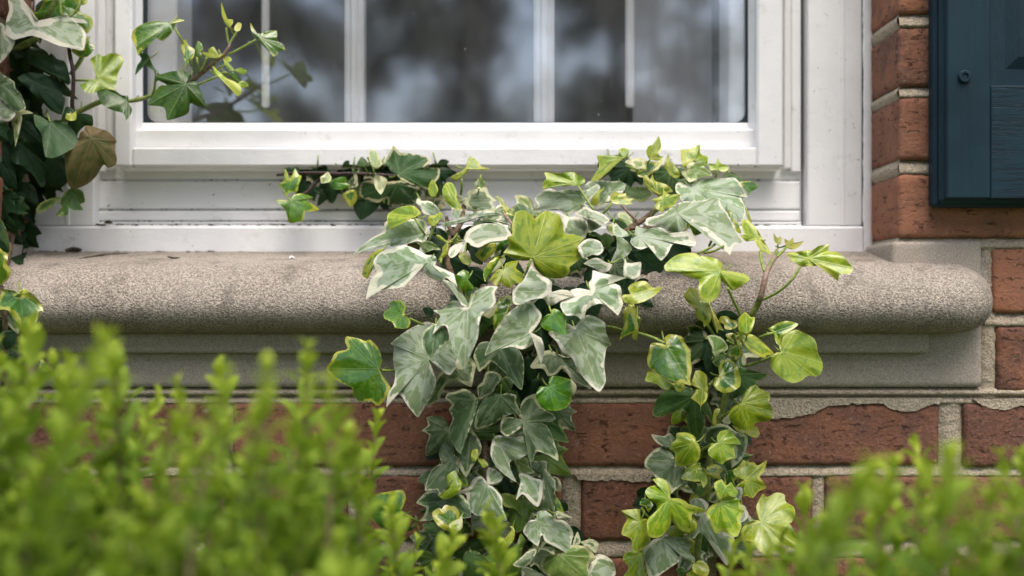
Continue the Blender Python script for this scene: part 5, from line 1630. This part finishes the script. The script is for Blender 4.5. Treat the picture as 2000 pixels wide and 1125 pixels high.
def make_shrub(label, env, seed, count, depth, singles_max):
    rr_ = random.Random(seed)
    root = thing('boxwood_shrub', label, 'shrub', 'boxwood shrubs in front of the wall')
    xs_, ys_ = [q[0] for q in env], [q[1] for q in env]
    frames = []
    stems = []
    x_lo, x_hi = xs_[0], xs_[-1]
    key = []
    # shoots that make the visible top outline
    tips_ = []
    for (ex, ey) in env:
        tips_.append((ex, ey + 4, rr_.uniform(*depth), True))
    ex = x_lo
    while ex < x_hi:
        tips_.append((ex, np.interp(ex, xs_, ys_) + rr_.uniform(10, 70), rr_.uniform(*depth), True))
        ex += rr_.uniform(60, 105)
    for _ in range(count * 12):
        x = rr_.uniform(x_lo, x_hi)
        h = rr_.random() ** 1.05 * 560 + 40
        py = np.interp(x, xs_, ys_) + h
        if any(abs(x - q[0]) < (46 if h < 240 else 36) and abs(py - q[1]) < (64 if h < 240 else 46) for q in tips_):
            continue
        # shoots lower down stand further out towards the viewer
        y_ = depth[1] + (depth[0] - depth[1]) * min(1, max(0, .25 + h / 620 + rr_.gauss(0, .22)))
        tips_.append((x, py, y_, h < 260))
    for (x, py, y, near) in tips_:
        if 700 < x < 1500:
            y = y * .62
        tip = Vector(W(x, py, y))
        ax = Vector((rr_.gauss(.05, .24), rr_.gauss(-.05, .22), 1.0))
        ln = rr_.uniform(.055, .085)
        size = rr_.uniform(.0180, .0250)
        fr = sprig_leaves(tip, ax, ln, rr_, size)
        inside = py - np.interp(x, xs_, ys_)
        dim = max(.4, 1 - inside / 1000)  # inner shoots get darker colour, painting the shaded gaps of the shrub
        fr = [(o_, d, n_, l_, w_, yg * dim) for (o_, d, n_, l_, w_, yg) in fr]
        score = 0 if not (-40 < x < 2040 and py < 1150) else 1 / (D + y) - .002 * inside / 10
        frames.append((score, fr))
        stems.append((tip, ax.normalized(), ln))
    # dark leaves filling the inside of the shrub, shade painted into their colour
    inner = []
    for _ in range(count * 9):
        x = rr_.uniform(x_lo, x_hi)
        py = np.interp(x, xs_, ys_) + 260 + 460 * rr_.random()
        y = rr_.uniform(depth[1] - .06, depth[1] + .06) * (.62 if 700 < x < 1500 else 1)
        d = Vector((rr_.gauss(0, .8), rr_.gauss(0, .8), rr_.uniform(-.1, 1))).normalized()
        n_ = d.cross(Vector((rr_.gauss(0, 1), rr_.gauss(0, 1), rr_.gauss(0, .5)))).normalized()
        l_ = rr_.uniform(.013, .024)
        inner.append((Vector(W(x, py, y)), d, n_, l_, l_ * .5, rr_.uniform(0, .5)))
    frames.append((0, inner))
    frames.sort(key=lambda q: -q[0])

    def place(fr):
        o_, d, n_, l_, w_, yg = fr
        s_ = d.cross(n_).normalized()
        Mx = np.array([[s_.x * w_, d.x * l_, n_.x * l_], [s_.y * w_, d.y * l_, n_.y * l_], [s_.z * w_, d.z * l_, n_.z * l_]])
        return LT @ Mx.T + np.array(o_), yg
    singles = 0
    bulkV, bulkF, bulkY = [], [], []
    off_ = 0
    for sc_, frs in frames:
        for fr in frs:
            v_, yg = place(fr)
            if singles < singles_max and sc_ > 0:
                obj('leaf', v_, LF, M['box'], root, smooth=True, attrs={'young_lit': [yg] * len(v_)})
                singles += 1
            else:
                bulkV.append(v_)
                bulkY += [yg] * len(v_)
                bulkF += [[i + off_ for i in q] for q in LF]
                off_ += len(v_)
    obj('foliage', np.concatenate(bulkV), bulkF, M['box'], root, smooth=True, attrs={'young_lit': bulkY}, kind='stuff')
    # twigs under the shoots and main stems down to the soil
    V, F = [], []
    for (tip, ax, ln) in stems:
        p0 = tip - ax * .004
        p1 = tip - ax * ln
        p2 = p1 + Vector((0, 0, -.09)) - ax * .05
        v_, f_ = tube([p0, p1, p2], [.0006, .0012, .0019], 5)
        o_ = len(V)
        V += v_
        F += [[i + o_ for i in q] for q in f_]
    obj('twigs', V, F, M['woody'], root, smooth=True, kind='stuff')
    cx = Xp((max(x_lo, -300) + min(x_hi, 2300)) / 2, -.45)
    for k in range(6):
        q = Vector((cx + rr_.uniform(-.12, .12), -.45 + rr_.uniform(-.08, .08), .0))
        q2 = Vector((cx + rr_.uniform(-.25, .25), -.45 + rr_.uniform(-.14, .14), .80))
        path = smooth_path([q, (q + q2) / 2 + Vector((rr_.uniform(-.05, .05), rr_.uniform(-.05, .05), 0)), q2], 5)
        obj('stem', *tube(path, [.009 - .006 * i / (len(path) - 1) for i in range(len(path))], 7), M['woody'], root, smooth=True)


make_shrub('bushy boxwood shrub with fresh lime tips filling the lower left corner', EnvL, 5, 430, (-.56, -.32), 290)
make_shrub('boxwood shrub with fresh lime tips rising in the lower right corner', EnvR, 9, 230, (-.56, -.30), 200)

# ------------------------------------------------------------------ garden across the way, seen mirrored in the pane
t_ = NT('tree_leaves')
nz_ = t_.noise(t_.pos(), 2.0, 3)
M['treeleaf'] = t_.done(t_.bsdf(t_.mix(t_.ramp(nz_, .3, .7), (.035, .06, .018), (.075, .10, .03)), .6))
M['bark'] = mat_stem('bark', (.05, .04, .032), (.11, .09, .07), .9)


def tree(x, y, h, crown, seed, label, dens, low=.26, leaf=.07, per=80):
    rr_ = random.Random(seed)
    root = thing('garden_tree', label, 'tree', 'trees across the garden')
    pts = [(x, y, 0), (x + rr_.uniform(-.1, .1), y, h * .3), (x + rr_.uniform(-.2, .2), y, h * .62), (x + rr_.uniform(-.3, .3), y, h * .97)]
    path = smooth_path(pts, 5)
    obj('trunk', *tube(path, [(.05 if h < 8 else .08) * (1 - .85 * i / (len(path) - 1)) for i in range(len(path))], 9), M['bark'], root, smooth=True)
    V, F = [], []
    cl = []
    for k in range(int(dens)):
        zf = rr_.uniform(low, 1.0)
        q = rr_.uniform(0, 6.283)
        rad = crown * math.sqrt(rr_.random()) * (1.1 - .6 * abs(zf - .55))
        c = Vector((x + rad * math.cos(q), y + rad * math.sin(q) * .7, h * zf))
        cl.append(c)
        st = Vector(path[min(len(path) - 1, int(zf * .75 * len(path)))])
        v_, f_ = tube([st, (st + c) / 2 + Vector((0, 0, .1)), c], [.03, .018, .006], 5)
        o_ = len(V)
        V += v_
        F += [[i + o_ for i in g_] for g_ in f_]
    obj('limbs', V, F, M['bark'], root, smooth=True)
    V, F = [], []
    for c in cl:
        rc = rr_.uniform(.22, .42)
        for k in range(per):
            d = Vector((rr_.gauss(0, 1), rr_.gauss(0, 1), rr_.gauss(0, .7)))
            p_ = c + d * rc * .55
            a_ = Vector((rr_.gauss(0, 1), rr_.gauss(0, 1), rr_.gauss(0, .6))).normalized()
            b_ = a_.cross(Vector((rr_.gauss(0, 1), rr_.gauss(0, 1), rr_.gauss(0, 1)))).normalized()
            s_ = rr_.uniform(.7, 1.3) * leaf
            o_ = len(V)
            V += [p_ - a_ * s_, p_ + b_ * s_ * .5, p_ + a_ * s_, p_ - b_ * s_ * .5]
            F.append([o_, o_ + 1, o_ + 2, o_ + 3])
    obj('crown', V, F, M['treeleaf'], root, kind='stuff')


tree(-3.2, -9.5, 5.6, 1.3, 1, 'loose tree standing furthest left across the garden', 32, per=170)
tree(-1.9, -11.5, 3.9, 1.3, 2, 'low broad tree second from the left across the garden', 30, per=170)
tree(-.25, -10.5, 6.2, 1.15, 3, 'tall tree in the middle across the garden', 42, per=170)
tree(1.05, -9.0, 5.2, .75, 4, 'narrow tree right of the middle across the garden', 30, per=170)
for k, (tx, ty, th) in enumerate(((-13, -17, 13), (-7.5, -20, 14), (-2.5, -19, 13.5), (3.2, -20, 14.5), (8.5, -18, 13), (14, -19, 14))):  # tall row added behind to block light from the low sky
    tree(tx, ty, th, 3.4, 20 + k, ('tall bare-stemmed tree far left of the added sky-blocking row behind the garden', 'tall tree second from the left in the added sky-blocking row behind the garden',
         'tall tree third from the left in the added sky-blocking row behind the garden', 'tall tree third from the right in the added sky-blocking row behind the garden',
         'tall tree second from the right in the added sky-blocking row behind the garden', 'tall tree far right of the added sky-blocking row behind the garden')[k], 120, low=.60, leaf=.16, per=90)
